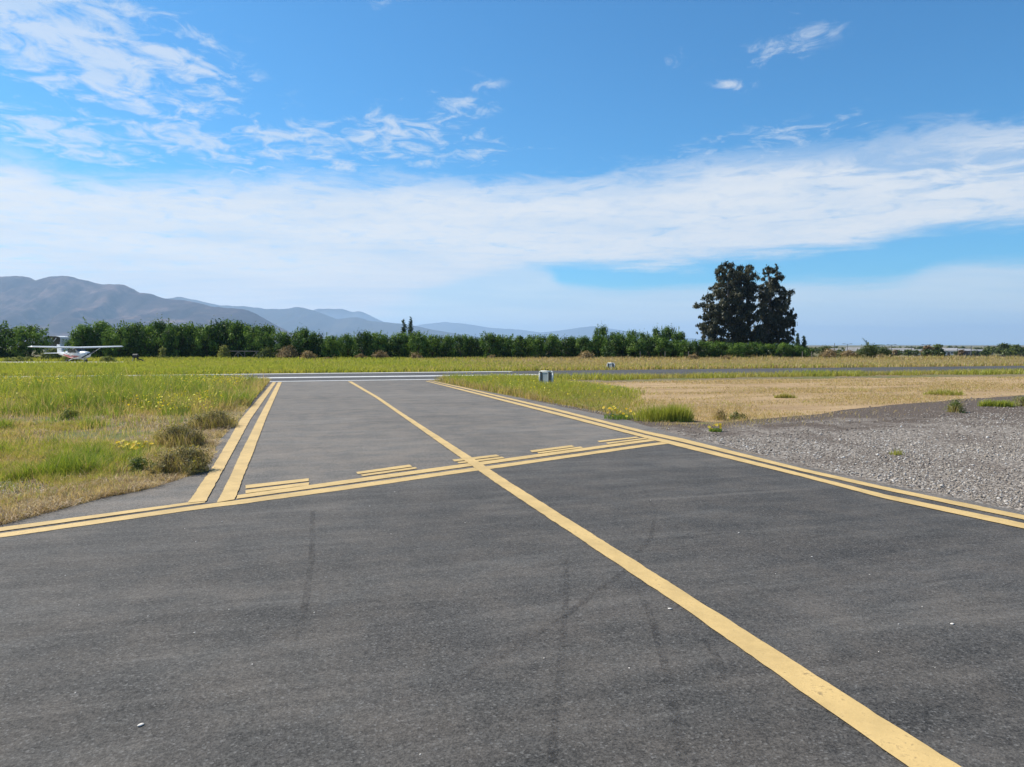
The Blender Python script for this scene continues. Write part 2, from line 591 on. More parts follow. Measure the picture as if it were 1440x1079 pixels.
def ground_mat():
    m, t, out = new_mat('field_ground')
    tc = t.nodes.new('ShaderNodeTexCoord')
    P = tc.outputs['Object']
    a = NOISE(t, P, 0.35, 6, 0.6)
    b = NOISE(t, P, 2.3, 6, 0.65)
    c = NOISE(t, P, 22.0, 5, 0.7)
    far = NOISE(t, P, 0.02, 5, 0.6)
    soil = RAMP(t, c, [(0.3, (0.09, 0.062, 0.04)), (0.5, (0.20, 0.145, 0.09)), (0.7, (0.34, 0.26, 0.165))])
    green = RAMP(t, c, [(0.3, (0.06, 0.085, 0.02)), (0.7, (0.16, 0.17, 0.05))])
    col = MIXC(t, SMOOTH(t, M(t, 'ADD', M(t, 'MULTIPLY', a, 0.5), M(t, 'MULTIPLY', b, 0.5)), 0.44, 0.58), soil, green)
    wide = RAMP(t, far, [(0.35, (0.10, 0.10, 0.035)), (0.5, (0.16, 0.125, 0.06)), (0.65, (0.08, 0.09, 0.03))])
    dist = N(t, 'ShaderNodeVectorMath', {'operation': 'LENGTH'}, {0: P}).outputs['Value']
    col = MIXC(t, SMOOTH(t, dist, 60, 120), col, wide)
    principled(t, out, Base_Color=col, Roughness=0.95, Specular_IOR_Level=0.2, Normal=bump(t, M(t, 'ADD', c, M(t, 'MULTIPLY', b, 2.0)), 0.8, 0.03))
    return m


def dry_mat():
    m, t, out = new_mat('dry_field')
    tc = t.nodes.new('ShaderNodeTexCoord')
    P = tc.outputs['Object']
    a = NOISE(t, MAPV(t, P, R(-4), (0.25, 1.0, 1)), 0.8, 7, 0.68, 0.4)
    b = NOISE(t, MAPV(t, P, R(6), (1.0, 2.0, 1)), 7.0, 6, 0.7)
    f = M(t, 'ADD', M(t, 'MULTIPLY', a, 0.6), M(t, 'MULTIPLY', b, 0.4))
    col = RAMP(t, f, [(0.32, (0.14, 0.095, 0.052)), (0.42, (0.28, 0.19, 0.10)), (0.54, (0.38, 0.265, 0.145)), (0.68, (0.50, 0.365, 0.215))])
    principled(t, out, Base_Color=col, Roughness=0.95, Specular_IOR_Level=0.15, Normal=bump(t, M(t, 'ADD', b, a), 0.8, 0.05))
    return m


def gravel_mat():
    m, t, out = new_mat('gravel_bed')
    tc = t.nodes.new('ShaderNodeTexCoord')
    P = tc.outputs['Object']
    v = N(t, 'ShaderNodeTexVoronoi', {'feature': 'F1'}, {'Vector': P, 'Scale': 24.0})
    r = N(t, 'ShaderNodeSeparateColor', None, {0: v.outputs['Color']}).outputs[0]
    a = NOISE(t, P, 0.6, 6, 0.65)
    c = NOISE(t, P, 30.0, 4, 0.7)
    col = RAMP(t, r, [(0.0, (0.10, 0.082, 0.068)), (0.5, (0.21, 0.18, 0.15)), (1.0, (0.38, 0.34, 0.295))])
    soil = RAMP(t, c, [(0.3, (0.065, 0.05, 0.04)), (0.7, (0.16, 0.125, 0.10))])
    # bare earth shows through towards the far edge of the bed
    sx = N(t, 'ShaderNodeSeparateXYZ', None, {0: P})
    e0, e1 = gp(1000, 606), gp(1440, 590)
    ln = math.hypot(e1[0] - e0[0], e1[1] - e0[1])
    nx, ny = -(e1[1] - e0[1]) / ln, (e1[0] - e0[0]) / ln
    dd = M(t, 'ADD', M(t, 'ADD', M(t, 'MULTIPLY', sx.outputs[0], nx), M(t, 'MULTIPLY', sx.outputs[1], ny)), -(e0[0] * nx + e0[1] * ny))
    dd = M(t, 'ADD', dd, SMOOTH(t, a, 0.3, 0.7, -2.2, 2.2))
    col = MIXC(t, SMOOTH(t, dd, -1.5, 1.5), col, soil)
    col = MIXC(t, SMOOTH(t, a, 0.5, 0.62, 0, 0.5), col, soil)
    principled(t, out, Base_Color=col, Roughness=0.95, Specular_IOR_Level=0.2, Normal=bump(t, M(t, 'SUBTRACT', c, v.outputs[0]), 0.9, 0.03))
    return m


# ------------------------------------------------------------------ the setting: ground, hills, paving
def ground_z(r):
    return -0.010 * min(max(r - 95.0, 0.0), 360.0)


def build_ground():
    radii = [0, 6, 15, 30, 60, 80, 95, 110, 140, 180, 240, 320, 400, 455, 600, 900, 1500, 3000, 6000, 12000, 17600]
    na = 96
    V = [(0, 0, 0)]
    for r in radii[1:]:
        for k in range(na):
            a = 2 * math.pi * k / na
            V.append((r * math.cos(a), r * math.sin(a), ground_z(r)))
    tris, quads = [], []
    for k in range(na):
        tris.append((0, 1 + k, 1 + (k + 1) % na))
    for i in range(len(radii) - 2):
        b0, b1 = 1 + i * na, 1 + (i + 1) * na
        for k in range(na):
            j = (k + 1) % na
            quads.append((b0 + k, b1 + k, b1 + j, b0 + j))
    o = mesh_np('ground', V, quads, tris, ground_mat())
    tag(o, 'flat airfield ground of brown soil and weeds reaching to the hills', 'ground', kind='structure')


build_ground()


def build_mountain(pts, dist, name, label, seed, deep, mat, base_y=486):
    """a ridge with spurs whose crest runs along the traced skyline"""
    ns = VNoise(seed)
    xs = np.array([p[0] for p in pts], float)
    ys = np.array([p[1] for p in pts], float)
    nu = int((xs[-1] - xs[0]) / 2.0) + 1
    nv = 60
    ux = np.linspace(xs[0], xs[-1], nu)
    cy_ = np.interp(ux, xs, ys)
    k = np.array([1, 2, 3, 2, 1.]) / 9
    cy_ = np.convolve(np.pad(cy_, 2, mode='edge'), k, mode='valid')
    crest = np.maximum(dist * (486.0 - cy_) / FPX, 0.0)
    crest = crest + (ns.fbm(ux, ux * 0, 9.0) - 0.5) * crest * 0.035
    V = np.zeros((nu, nv, 3))
    vv = np.linspace(-1, 1, nv)
    for j, v in enumerate(vv):
        dep = dist + v * deep
        lat = dist * (ux - 720.0) / FPX
        warp = (ns.fbm(lat, lat * 0 + v * deep, dist * 0.06) - 0.5) * dist * 0.05
        spur = np.abs(ns.fbm(lat + warp, lat * 0 + v * deep * 0.35, dist * 0.075, 4) - 0.5) * 2
        fine = ns.fbm(lat, lat * 0 + v * deep, dist * 0.02, 4) - 0.5
        prof = (1 - abs(v)) ** 1.15
        cut = 1 - 0.75 * spur * min(1.0, abs(v) * 3.0) - 0.16 * fine * min(1, abs(v) * 4)
        hh = crest * prof * np.clip(cut, 0.05, 1.1) - 8.0 * abs(v)
        V[:, j, 0] = RGT.x * lat + FWD.x * dep
        V[:, j, 1] = RGT.y * lat + FWD.y * dep
        V[:, j, 2] = hh - 4.0
    idx = np.arange(nu * nv).reshape(nu, nv)
    q = np.stack([idx[:-1, :-1], idx[1:, :-1], idx[1:, 1:], idx[:-1, 1:]], -1).reshape(-1, 4)
    o = mesh_np(name, V.reshape(-1, 3), q, None, mat, smooth=True)
    tag(o, label, 'mountain', kind='structure')


def hill_mat(name, scale, cols):
    m, t, out = new_mat(name)
    tc = t.nodes.new('ShaderNodeTexCoord')
    P = tc.outputs['Object']
    a = NOISE(t, P, 0.0016 * scale, 8, 0.68, 0.5)
    b = NOISE(t, P, 0.012 * scale, 6, 0.7)
    col = RAMP(t, M(t, 'ADD', M(t, 'MULTIPLY', a, 0.6), M(t, 'MULTIPLY', b, 0.4)), [(0.36, cols[0]), (0.5, cols[1]), (0.62, cols[2])])
    principled(t, out, Base_Color=col, Roughness=1.0, Specular_IOR_Level=0.0)
    return m


HILL_NEAR = hill_mat('hill_scrub', 1.0, ((0.016, 0.015, 0.016), (0.055, 0.04, 0.04), (0.21, 0.135, 0.11)))
HILL_FAR = hill_mat('hill_far_scrub', 0.5, ((0.03, 0.033, 0.03), (0.05, 0.045, 0.038), (0.08, 0.068, 0.055)))
build_mountain([(-260, 400), (-180, 382), (-110, 392), (-60, 384), (0, 389), (20, 387), (33, 385.5), (45, 389), (55, 393), (65, 391), (80, 387.5), (93, 386), (105, 388),
                (120, 392.5), (145, 397.5), (175, 399), (190, 406), (200, 411), (215, 412), (232, 418.5), (265, 421), (300, 430), (325, 432.5),
                (345, 434), (360, 440), (385, 455), (405, 466), (430, 478), (450, 486)], 4800, 'mountain',
               'brown-blue mountain ridge, the nearest and tallest of the range, behind the parked plane', 11, 1500, HILL_NEAR)
build_mountain([(190, 440), (225, 421), (255, 417), (270, 420), (310, 428), (335, 430), (350, 431), (380, 434.5), (405, 434), (420, 431), (445, 437), (475, 449),
                (490, 447), (503, 445), (520, 451), (545, 453), (563, 455), (585, 458), (610, 464), (660, 472), (720, 482), (740, 486)], 8600, 'mountain',
               'hazy blue mountain ridge stepping down behind the two poplars', 12, 1500, HILL_FAR)
build_mountain([(400, 452), (430, 440), (450, 434), (465, 434.5), (483, 434.5), (497, 439), (507, 437.5), (520, 443), (540, 452), (570, 465), (600, 486)], 12500, 'mountain',
               'pale blue twin-humped peak showing above the hazy blue ridge', 13, 1500, HILL_FAR)
build_mountain([(540, 470), (590, 457), (625, 453), (650, 455), (690, 461), (720, 463), (740, 465), (760, 468), (790, 465), (815, 461), (833, 459), (860, 463),
                (920, 471), (990, 478), (1060, 486)], 15500, 'mountain',
               'faint distant mountain line fading into the haze above the middle of the hedge', 14, 1800, HILL_FAR)

# paving outlines, measured on the ground
left_edge = [gp(*p) for p in ((379, 537.5), (361, 558), (333, 595), (308, 620), (297, 648), (272, 668), (230, 682), (199, 691), (147, 700), (46, 727.6), (0, 740))]
gx, gy = left_edge[-1]
ex, ey = left_edge[-2]
ll = math.hypot(gx - ex, gy - ey)
left_edge += [(gx + (gx - ex) / ll * 25, gy + (gy - ey) / ll * 25)]
right_edge = [gp(*p) for p in ((603, 534.5), (650, 544.5), (727, 559), (838, 582), (886, 592), (915, 601), (960, 613.5), (1126.7, 655.5), (1243, 681), (1440, 720))]
gx, gy = right_edge[-1]
ex, ey = right_edge[-2]
ll = math.hypot(gx - ex, gy - ey)
right_edge += [(gx + (gx - ex) / ll * 25, gy + (gy - ey) / ll * 25)]
RW_N = gp(490, 536)[1]            # near and far edge of the runway
RW_F = gp(490, 524.6)[1]
tl, tr = left_edge[0], right_edge[0]
taxi_poly = [(tl[0] - 0.4, RW_N + 0.3)] + left_edge + [(left_edge[-1][0], -14), (right_edge[-1][0], -14)] + right_edge[::-1] + [(tr[0] + 0.4, RW_N + 0.3)]
tag(sheet('taxiway', taxi_poly, 0.004, TAXI, 0.045, 0.25, 0.5), 'grey asphalt taxiway leading away to the runway', 'taxiway', kind='structure')
hold_mid = [gp(*p) for p in ((0, 751), (264, 711.5), (331, 704), (486.7, 684), (664, 658.5), (688, 655.8), (907, 623.8), (940, 620.5))]
dx, dy = hold_mid[0][0] - hold_mid[1][0], hold_mid[0][1] - hold_mid[1][1]
ll = math.hypot(dx, dy)
hl = (hold_mid[0][0] + dx / ll * 22, hold_mid[0][1] + dy / ll * 22)
apron_poly = [hl] + hold_mid + [gp(*p) for p in ((960, 619), (1126.7, 661), (1243, 688), (1440, 729))] + [(right_edge[-1][0] - .3, right_edge[-1][1]), (right_edge[-1][0] - .3, -14), (hl[0], -14)]
tag(sheet('apron', apron_poly, 0.008, APRON), 'dark asphalt apron in front of the double yellow hold line', 'apron', kind='structure')
tag(sheet('runway', [(-75, RW_N), (85, RW_N), (85, RW_F), (-75, RW_F)], 0.008, RUNW, 0.08, 0.8, 1.5), 'narrow dark runway crossing beyond the end of the taxiway', 'runway', kind='structure')


def band(name, left, right, mat, label, z=0.012, cat='road marking', wob=0.010):
    """a painted band between two traced edges (same number of points)"""
    L, Rr = [], []
    for (a0, a1), (b0, b1) in zip(zip(left, left[1:]), zip(right, right[1:])):
        n = max(2, int(math.hypot(a1[0] - a0[0], a1[1] - a0[1]) / 0.06))
        for i in range(n):
            f = i / n
            L.append((a0[0] + (a1[0] - a0[0]) * f, a0[1] + (a1[1] - a0[1]) * f))
            Rr.append((b0[0] + (b1[0] - b0[0]) * f, b0[1] + (b1[1] - b0[1]) * f))
    L.append(left[-1])
    Rr.append(right[-1])
    L, Rr = np.array(L), np.array(Rr)
    for A, k in ((L, 0), (Rr, 40)):
        A += np.stack([VN.fbm(A[:, 0] + k, A[:, 1], 0.12, 3) - 0.5, VN.fbm(A[:, 0], A[:, 1] + k + 30, 0.12, 3) - 0.5], 1) * 2 * wob
    n = len(L)
    V = np.zeros((2 * n, 3))
    V[:n, :2] = L
    V[n:, :2] = Rr
    V[:, 2] = z
    i = np.arange(n - 1)
    q = np.stack([i, i + n, i + n + 1, i + 1], 1)
    v0, v1, v2 = V[q[0, 0]], V[q[0, 1]], V[q[0, 2]]
    if np.cross(v1 - v0, v2 - v0)[2] < 0:
        q = q[:, ::-1]
    o = mesh_np(name, V, q, None, mat)
    tag(o, label, cat, kind='structure')
    return o


def G(*pts):
    return [gp(*p) for p in pts]


def extend(a, b, d):
    """a point d metres beyond a, coming from b"""
    l = math.hypot(a[0] - b[0], a[1] - b[1])
    return (a[0] + (a[0] - b[0]) / l * d, a[1] + (a[1] - b[1]) / l * d)


# centre line
cl_l = G((489, 537), (526.5, 559), (560, 582.5), (645, 643), (696, 680), (960, 857.5), (1271, 1079))
cl_r = G((494.5, 537), (533, 559.5), (567, 582.5), (661, 643), (717, 680), (966, 837.5), (1343, 1079))
cl_l.append(extend(cl_l[-1], cl_l[-2], 9))
cl_r.append(extend(cl_r[-1], cl_r[-2], 9))
band('taxiway_centre_line', cl_l, cl_r, YELLOW, 'single wide yellow centre line running the length of taxiway and apron', 0.016)
# left double edge lines
band('taxiway_edge_line', G((383.5, 538), (372.5, 551), (337.5, 591.7), (320.5, 622), (300.5, 656), (264, 709.5)), G((388.3, 538), (379, 552), (351.5, 591.7), (335.5, 622), (317, 656), (290, 706.5)),
     YELLOW, 'outer line of the yellow pair along the grassy edge with shrubs', 0.016)
band('taxiway_edge_line', G((391, 538), (363.6, 588.6), (339, 637.5), (324, 671), (305, 708.6)), G((396.3, 538), (374.3, 588.6), (356, 637.5), (342.5, 671), (330, 704.3)),
     YELLOW, 'inner line of the yellow pair at the grassy edge with shrubs', 0.016)
# right double edge lines
ro_u = G((603, 535.2), (650, 545), (782, 575.8), (907, 607.2), (960, 618), (1126.7, 660), (1243, 686), (1440, 726.7))
ro_l = G((601.5, 535.4), (648, 546), (782, 578.8), (907, 611), (960, 623), (1126.7, 664.2), (1243, 690.7), (1440, 733))
ri_u = G((600, 536.2), (646, 547), (803, 586), (907, 613), (960, 625), (1126.7, 667.3), (1243, 697), (1440, 738))
ri_l = G((598, 536.5), (644, 548.4), (803, 589.6), (907, 617), (960, 630.5), (1126.7, 671.8), (1243, 702.7), (1440, 745.7))
for s in (ro_u, ro_l, ri_u, ri_l):
    s.append(extend(s[-1], s[-2], 15))
band('taxiway_edge_line', ro_u, ro_l, YELLOW, 'outer line of the yellow pair beside the gravel and dry field', 0.016)
band('taxiway_edge_line', ri_u, ri_l, YELLOW, 'inner line of the yellow pair beside the gravel and dry field', 0.016)
# hold lines across
ha_u = G((0, 743.5), (264, 708.2), (289, 705))
ha_l = G((0, 749.0), (264, 711.6), (288, 708.2))
ha_u.insert(0, extend(ha_u[0], ha_u[1], 15))
ha_l.insert(0, extend(ha_l[0], ha_l[1], 15))
band('hold_line', ha_u, ha_l, YELLOW, 'upper of two thin yellow lines crossing below the shrubby grass corner', 0.012)
hb_u = G((0, 752), (264, 714.3), (305, 708.6), (331, 705.2), (486.7, 684.2), (664, 659.3), (688.5, 656.4), (907, 625.6), (940, 621.5))
hb_l = G((0, 757.8), (264, 720), (305, 714.5), (331, 711.3), (486.7, 690), (664, 664), (688.5, 661), (907, 629.2), (940, 625))
hb_u.insert(0, extend(hb_u[0], hb_u[1], 15))
hb_l.insert(0, extend(hb_l[0], hb_l[1], 15))
band('hold_line', hb_u, hb_l, YELLOW, 'long lower yellow hold line running across the whole taxiway', 0.012)
band('hold_line', G((334, 697.6), (486.7, 676.4), (659, 652.6), (685, 649.4), (907, 619.4), (926, 616.8)), G((333, 702.9), (486.7, 681.6), (659, 657.2), (685, 653.9), (907, 622.7), (926, 620)),
     YELLOW, 'upper yellow hold line right above the long one', 0.012)


# dashes of the hold marking: pairs
def dash(pu, pl, label):
    band('hold_dash', G(*pu), G(*pl), YELLOW, label, 0.012)


dash(((345, 683.6), (434.5, 673.9)), ((345, 688.4), (434.5, 677.8)), 'far dash of the yellow pair beside the double edge line')
dash(((345, 690.8), (434.5, 679.6)), ((345, 695.2), (434.5, 683.6)), 'near dash of the yellow pair beside the double edge line')
dash(((500.5, 665), (576, 654.5)), ((503, 668), (580, 657.5)), 'far dash of the second yellow pair, between edge line and centre line')
dash(((507, 668.8), (584.5, 657.8)), ((510, 671), (587, 660)), 'near dash of the second yellow pair, between edge line and centre line')
dash(((636, 647.6), (698, 640.3)), ((639, 650.2), (703, 642.7)), 'far dash of the yellow pair crossed by the centre line')
dash(((643, 650.9), (706, 643.3)), ((645.5, 653), (710, 645.4)), 'near dash of the yellow pair crossed by the centre line')
dash(((745, 634.6), (804, 627)), ((748, 637.2), (808, 629.3)), 'far dash of the yellow pair past the centre line towards the gravel')
dash(((755.5, 637.2), (816.5, 629)), ((758, 638.8), (820, 630.6)), 'near dash of the yellow pair past the centre line towards the gravel')
dash(((840, 621), (895, 615)), ((843, 622.9), (899, 616.4)), 'worn far dash of the yellow pair nearest the gravel')
dash(((852, 623.7), (908, 616.6)), ((855, 625.4), (911, 618)), 'near dash of the yellow pair nearest the gravel')
# white runway lines
XE = gp(763, 528)[0]
for yy, w, lab in ((RW_N + 0.35, 0.5, 'white line along the near edge of the runway'), (gp(490, 530.4)[1], 1.2, 'bold white centre line of the runway'), (RW_F - 0.6, 0.75, 'white line along the far edge of the runway')):
    band('runway_line', [(-70, yy + w / 2), (XE, yy + w / 2)], [(-70, yy - w / 2), (XE, yy - w / 2)], WHITE, lab, 0.012, wob=0.02)

# gravel shoulder, dry field, pale path
field_poly = G((790, 540), (1000, 535), (1440, 529.5), (2200, 515), (2600, 535), (1440, 555), (1260, 570), (1090, 588), (1000, 594), (930, 591), (862, 574), (806, 562), (770, 549))
tag(sheet('dry_field', field_poly, 0.004, dry_mat(), 0.35, 0.4, 1.2), 'straw-coloured dry mown field between gravel and runway', 'field', kind='structure')
gravel_poly = [gp(770, 566), gp(850, 580), gp(905, 590), gp(950, 596), gp(1000, 596), gp(1090, 587), gp(1180, 577), gp(1260, 569), gp(1440, 553), gp(2400, 520), gp(2400, 800)] + [p for p in right_edge[::-1][:-2]]
tag(sheet('gravel_shoulder', gravel_poly, 0.0015, gravel_mat(), 0.12, 0.3, 0.6), 'stony grey and brown gravel shoulder beside the yellow edge lines', 'gravel', kind='structure')
pa = [at(-400, 67), at(175, 66), at(175, 77), at(-400, 78)]
tag(sheet('path', pa, 0.006, plain('pale_concrete', (0.46, 0.44, 0.39), 0.9, 0.2, 0.5), 0.2, 1.0, 2.0), 'pale concrete strip that the small plane stands on', 'path', kind='structure')


# tyre scuffs
def scuff_mat():
    m, t, out = new_mat('rubber_scuff')
    tc = t.nodes.new('ShaderNodeTexCoord')
    P = tc.outputs['Object']
    a = NOISE(t, P, 1.2, 5, 0.7)
    b = NOISE(t, P, 40.0, 4, 0.75)
    al = M(t, 'MULTIPLY', SMOOTH(t, a, 0.36, 0.66, 0.05, 0.34), SMOOTH(t, b, 0.36, 0.62))
    d = N(t, 'ShaderNodeBsdfDiffuse', None, {'Color': (0.03, 0.03, 0.033, 1)})
    tr = t.nodes.new('ShaderNodeBsdfTransparent')
    mx = N(t, 'ShaderNodeMixShader', None, {0: al, 1: tr.outputs[0], 2: d.outputs[0]})
    t.links.new(mx.outputs[0], out.inputs[0])
    return m


SCUFF = scuff_mat()
for k, (pts, w, lab) in enumerate((
        ([(795, 785), (797, 830), (790, 920), (782, 1000), (775, 1079)], 0.04, 'faint straight tyre scuff left of the centre line running down the apron'),
        ([(890, 820), (915, 870), (935, 940), (950, 1010), (960, 1079)], 0.045, 'curved tyre scuff meeting the centre line from below'),
        ([(990, 900), (1010, 930), (1022, 980), (1032, 1040), (1038, 1079)], 0.04, 'tyre scuff on the apron just below the centre line'),
        ([(900, 790), (850, 825), (790, 872), (720, 915), (640, 960)], 0.05, 'slanting tyre scuff crossing the straight one'),
        ([(440, 720), (438, 790), (430, 850), (415, 905)], 0.05, 'short faint tyre scuff nearest the grass corner'),
        ([(905, 690), (922, 720), (915, 760), (895, 780)], 0.04, 'small hooked tyre scuff above the centre line'))):
    c = resample(G(*pts), 0.15)
    L, Rr = [], []
    for i, (x, y) in enumerate(c):
        a, b = c[max(0, i - 1)], c[min(len(c) - 1, i + 1)]
        dx, dy = b[0] - a[0], b[1] - a[1]
        l = math.hypot(dx, dy)
        L.append((x - dy / l * w / 2, y + dx / l * w / 2))
        Rr.append((x + dy / l * w / 2, y - dx / l * w / 2))
    band('tyre_scuff', L, Rr, SCUFF, lab, 0.012, 'tyre mark', 0.008)


# ------------------------------------------------------------------ vegetation builders
def depth_of(x, y):
    return x * FWD.x + y * FWD.y


def px_of(x, y):
    return 720.0 + FPX * (x * RGT.x + y * RGT.y) / np.maximum(depth_of(x, y), 0.01)


def sample_view(rng, n, px0, px1, d0, d1, power=0.0):
    """random ground points over a sector; power 0 puts them evenly over log depth"""
    px = rng.uniform(px0, px1, n)
    if power == 0:
        d = np.exp(rng.uniform(math.log(d0), math.log(d1), n))
    else:
        u = rng.random(n)
        d = (d0 ** power + u * (d1 ** power - d0 ** power)) ** (1 / power)
    l = d * (px - 720.0) / FPX
    return RGT.x * l + FWD.x * d, RGT.y * l + FWD.y * d, px, d


def blades_arrays(x, y, h, w, lean, tone, rng, z=None):
    n = len(x)
    z = np.zeros(n) if z is None else z
    az = rng.uniform(0, 2 * np.pi, n)
    la = rng.uniform(0, 2 * np.pi, n)
    ux, uy = np.cos(az), np.sin(az)
    lx, ly = np.cos(la) * lean * h, np.sin(la) * lean * h
    V = np.zeros((n, 5, 3), np.float32)
    for i, (s, f, ww, ln) in enumerate(((-1, 0, 1, 0), (1, 0, 1, 0), (1, .55, .8, .35), (-1, .55, .8, .35), (0, 1, 0, 1))):
        V[:, i, 0] = x + s * ux * w / 2 * ww + lx * ln
        V[:, i, 1] = y + s * uy * w / 2 * ww + ly * ln
        V[:, i, 2] = z + h * f * np.sqrt(np.maximum(0.05, 1 - (lean * ln) ** 2 * .5)) - 0.01 * (f == 0)
    b = np.arange(n)[:, None] * 5
    return V.reshape(-1, 3), (b + np.array([[0, 1, 2, 3]])), (b + np.array([[3, 2, 4]])), np.repeat(tone, 5)


def blades(name, parts, mat, label=None, cat=None, kind=None, parent=None):
    Vs, Qs, Ts, As = [], [], [], []
    o = 0
    for V, Q, T, A in parts:
        Vs.append(V)
        Qs.append(Q + o)
        Ts.append(T + o)
        As.append(A)
        o += len(V)
    ob = mesh_np(name, np.concatenate(Vs), np.concatenate(Qs), np.concatenate(Ts), mat, parent, {'tone': np.clip(np.concatenate(As), 0, 1)})
    return tag(ob, label, cat, kind=kind)


def leaf_quads(c, n_dir, size, rng, aspect=0.5, droop=None):
    """diamond leaves at centres c, facing roughly n_dir"""
    n = len(c)
    nd = n_dir + rng.normal(0, 0.55, (n, 3))
    nd /= np.linalg.norm(nd, axis=1, keepdims=True) + 1e-9
    r = rng.normal(0, 1, (n, 3))
    if droop is not None:
        r = r * (1 - droop) + np.array([0, 0, -1.0]) * droop * 2
    a = np.cross(nd, r)
    a /= np.linalg.norm(a, axis=1, keepdims=True) + 1e-9
    if droop is not None:
        a = np.cross(a, nd)
    b = np.cross(nd, a)
    s = (size * rng.uniform(0.6, 1.3, n))[:, None]
    V = np.stack([c - a * s, c + b * s * aspect, c + a * s, c - b * s * aspect], 1)
    q = np.arange(n * 4).reshape(n, 4)
    return V.reshape(-1, 3), q


def make_leaves(name, clumps, per, size, mat, rng, parent, aspect=0.5, droop=None, spread=0.55, up=0.35, shoots=None):
    """clumps: (x,y,z,r,tone) - leaf clusters through the volume of each"""
    C, D, T = [], [], []
    cl = np.array(clumps, float)
    mid = cl[:, :3].mean(0)
    for x, y, z, r, tn in clumps:
        n = max(6, int(per * (r ** 2)))
        d = rng.normal(0, 1, (n, 3))
        p = d * (r * 0.56) * np.array([1, 1, 0.85]) + np.array([x, y, z])
        p[:, 2] = np.maximum(p[:, 2], 0.01)
        d /= np.linalg.norm(d, axis=1, keepdims=True)
        C.append(p)
        o = p - mid
        o /= np.linalg.norm(o, axis=1, keepdims=True) + 1e-6
        D.append(d * 0.7 + o * 0.3 + np.array([0, 0, up]))
        T.append(np.clip(tn + rng.normal(0, 0.16, n), 0, 1))
    for (x, y, z, hx, hy, hz_, n, tn) in (shoots or []):
        f = rng.random(n)
        p = np.stack([x + hx * f, y + hy * f, z + hz_ * f], 1) + rng.normal(0, 1, (n, 3)) * (size * 0.9 * (1.15 - f))[:, None]
        C.append(p)
        D.append(rng.normal(0, 1, (n, 3)) + np.array([0, 0, 0.4]))
        T.append(np.clip(tn + rng.normal(0, 0.15, n), 0, 1))
    C, D, T = np.concatenate(C), np.concatenate(D), np.concatenate(T)
    V, q = leaf_quads(C, D, size, rng, aspect, droop)
    return mesh_np(name, V, q, None, mat, parent, {'tone': np.repeat(T, 4)})


def trunk_bm(limbs):
    bm = bmesh.new()
    for pts, r0, r1 in limbs:
        n = len(pts) - 1
        for i in range(n):
            add_tube(bm, pts[i], pts[i + 1], r0 + (r1 - r0) * i / n, r0 + (r1 - r0) * (i + 1) / n, 7)
    return bm


# ------------------------------------------------------------------ orchard trees (built once per kind, then copied)
def orchard_proto(seed, tall):
    """unit: crown about 1 high and 0.8 wide, scaled per copy"""
    rng = np.random.default_rng(seed)
    root = empty('orchard_tree')
    clumps = []
    n = 58
    for i in range(n):
        a = rng.uniform(0, 2 * math.pi)
        zf = rng.uniform(0.03, 0.95)
        if tall:
            rad = 0.50 * (0.55 + 0.55 * math.sin(math.pi * min(1, zf * 0.95 + 0.08)))
        else:
            rad = 0.52 * math.sqrt(max(0.1, 1 - (zf - 0.35) ** 2 / 0.5))
        rr = rad * math.sqrt(rng.random())
        clumps.append((rr * math.cos(a), rr * math.sin(a), zf * 0.9, rng.uniform(0.09, 0.16), np.clip(0.5 + .12 * ((seed % 5) - 2) / 1.4 + .18 * (zf - .5) + rng.normal(0, 0.30), 0, 1)))  # tone lightens with height: sunlit crown tops put into the leaf colour
    shoots = []
    for i in range(9):
        a = rng.uniform(0, 2 * math.pi)
        rr = 0.46 * math.sqrt(rng.random())
        z0 = 0.72 + rng.uniform(-0.25, 0.1)
        shoots.append((rr * math.cos(a), rr * math.sin(a), z0, rng.normal(0, .09), rng.normal(0, .09), rng.uniform(0.12, 0.28), 20, rng.uniform(.55, .9)))
    make_leaves('crown', clumps, 5600, 0.036, TREE_LEAF, rng, root, 0.42, None, 0.6, 0.4, shoots)
    limbs = [([(0, 0, -0.05), (0.01, 0, 0.18), (0.03, 0.02, 0.4)], 0.035, 0.02)]
    for i in range(5):
        a = i * 1.3 + rng.uniform(0, .5)
        limbs.append(([(0.01, 0, 0.15), (0.14 * math.cos(a), 0.14 * math.sin(a), 0.35), (0.3 * math.cos(a), 0.3 * math.sin(a), 0.66)], 0.018, 0.006))
    obj_bm_raw('trunk', trunk_bm(limbs), BARK, root)
    return root


ORD = ['first', 'second', 'third', 'fourth', 'fifth', 'sixth', 'seventh', 'eighth', 'ninth', 'tenth', 'eleventh', 'twelfth', 'thirteenth', 'fourteenth', 'fifteenth', 'sixteenth', 'seventeenth', 'eighteenth', 'nineteenth', 'twentieth']
rnd = random.Random(3)
PROTO = [orchard_proto(100 + i, i % 2 == 0) for i in range(5)]
used_proto = set()


def put_tree(px, top, wpx, depth, label, group, z0=0.0):
    k = rnd.randrange(len(PROTO))
    for j in range(len(PROTO)):
        if len(used_proto) < len(PROTO) and (k + j) % len(PROTO) not in used_proto:
            k = (k + j) % len(PROTO)
            break
    if k in used_proto:
        o = copy_tree(PROTO[k])
    else:
        used_proto.add(k)
        o = PROTO[k]
    h = (hz(top, depth) - z0) / 1.06 * 1.06 * rnd.uniform(.93, 1.08)
    w = wpx * depth / FPX
    x, y = at(px, depth)
    o.location = (x, y, z0)
    o.rotation_euler = (0, 0, rnd.uniform(0, 6.28))
    o.scale = (w, w, h)
    tag(o, label, 'tree', group)
    return o


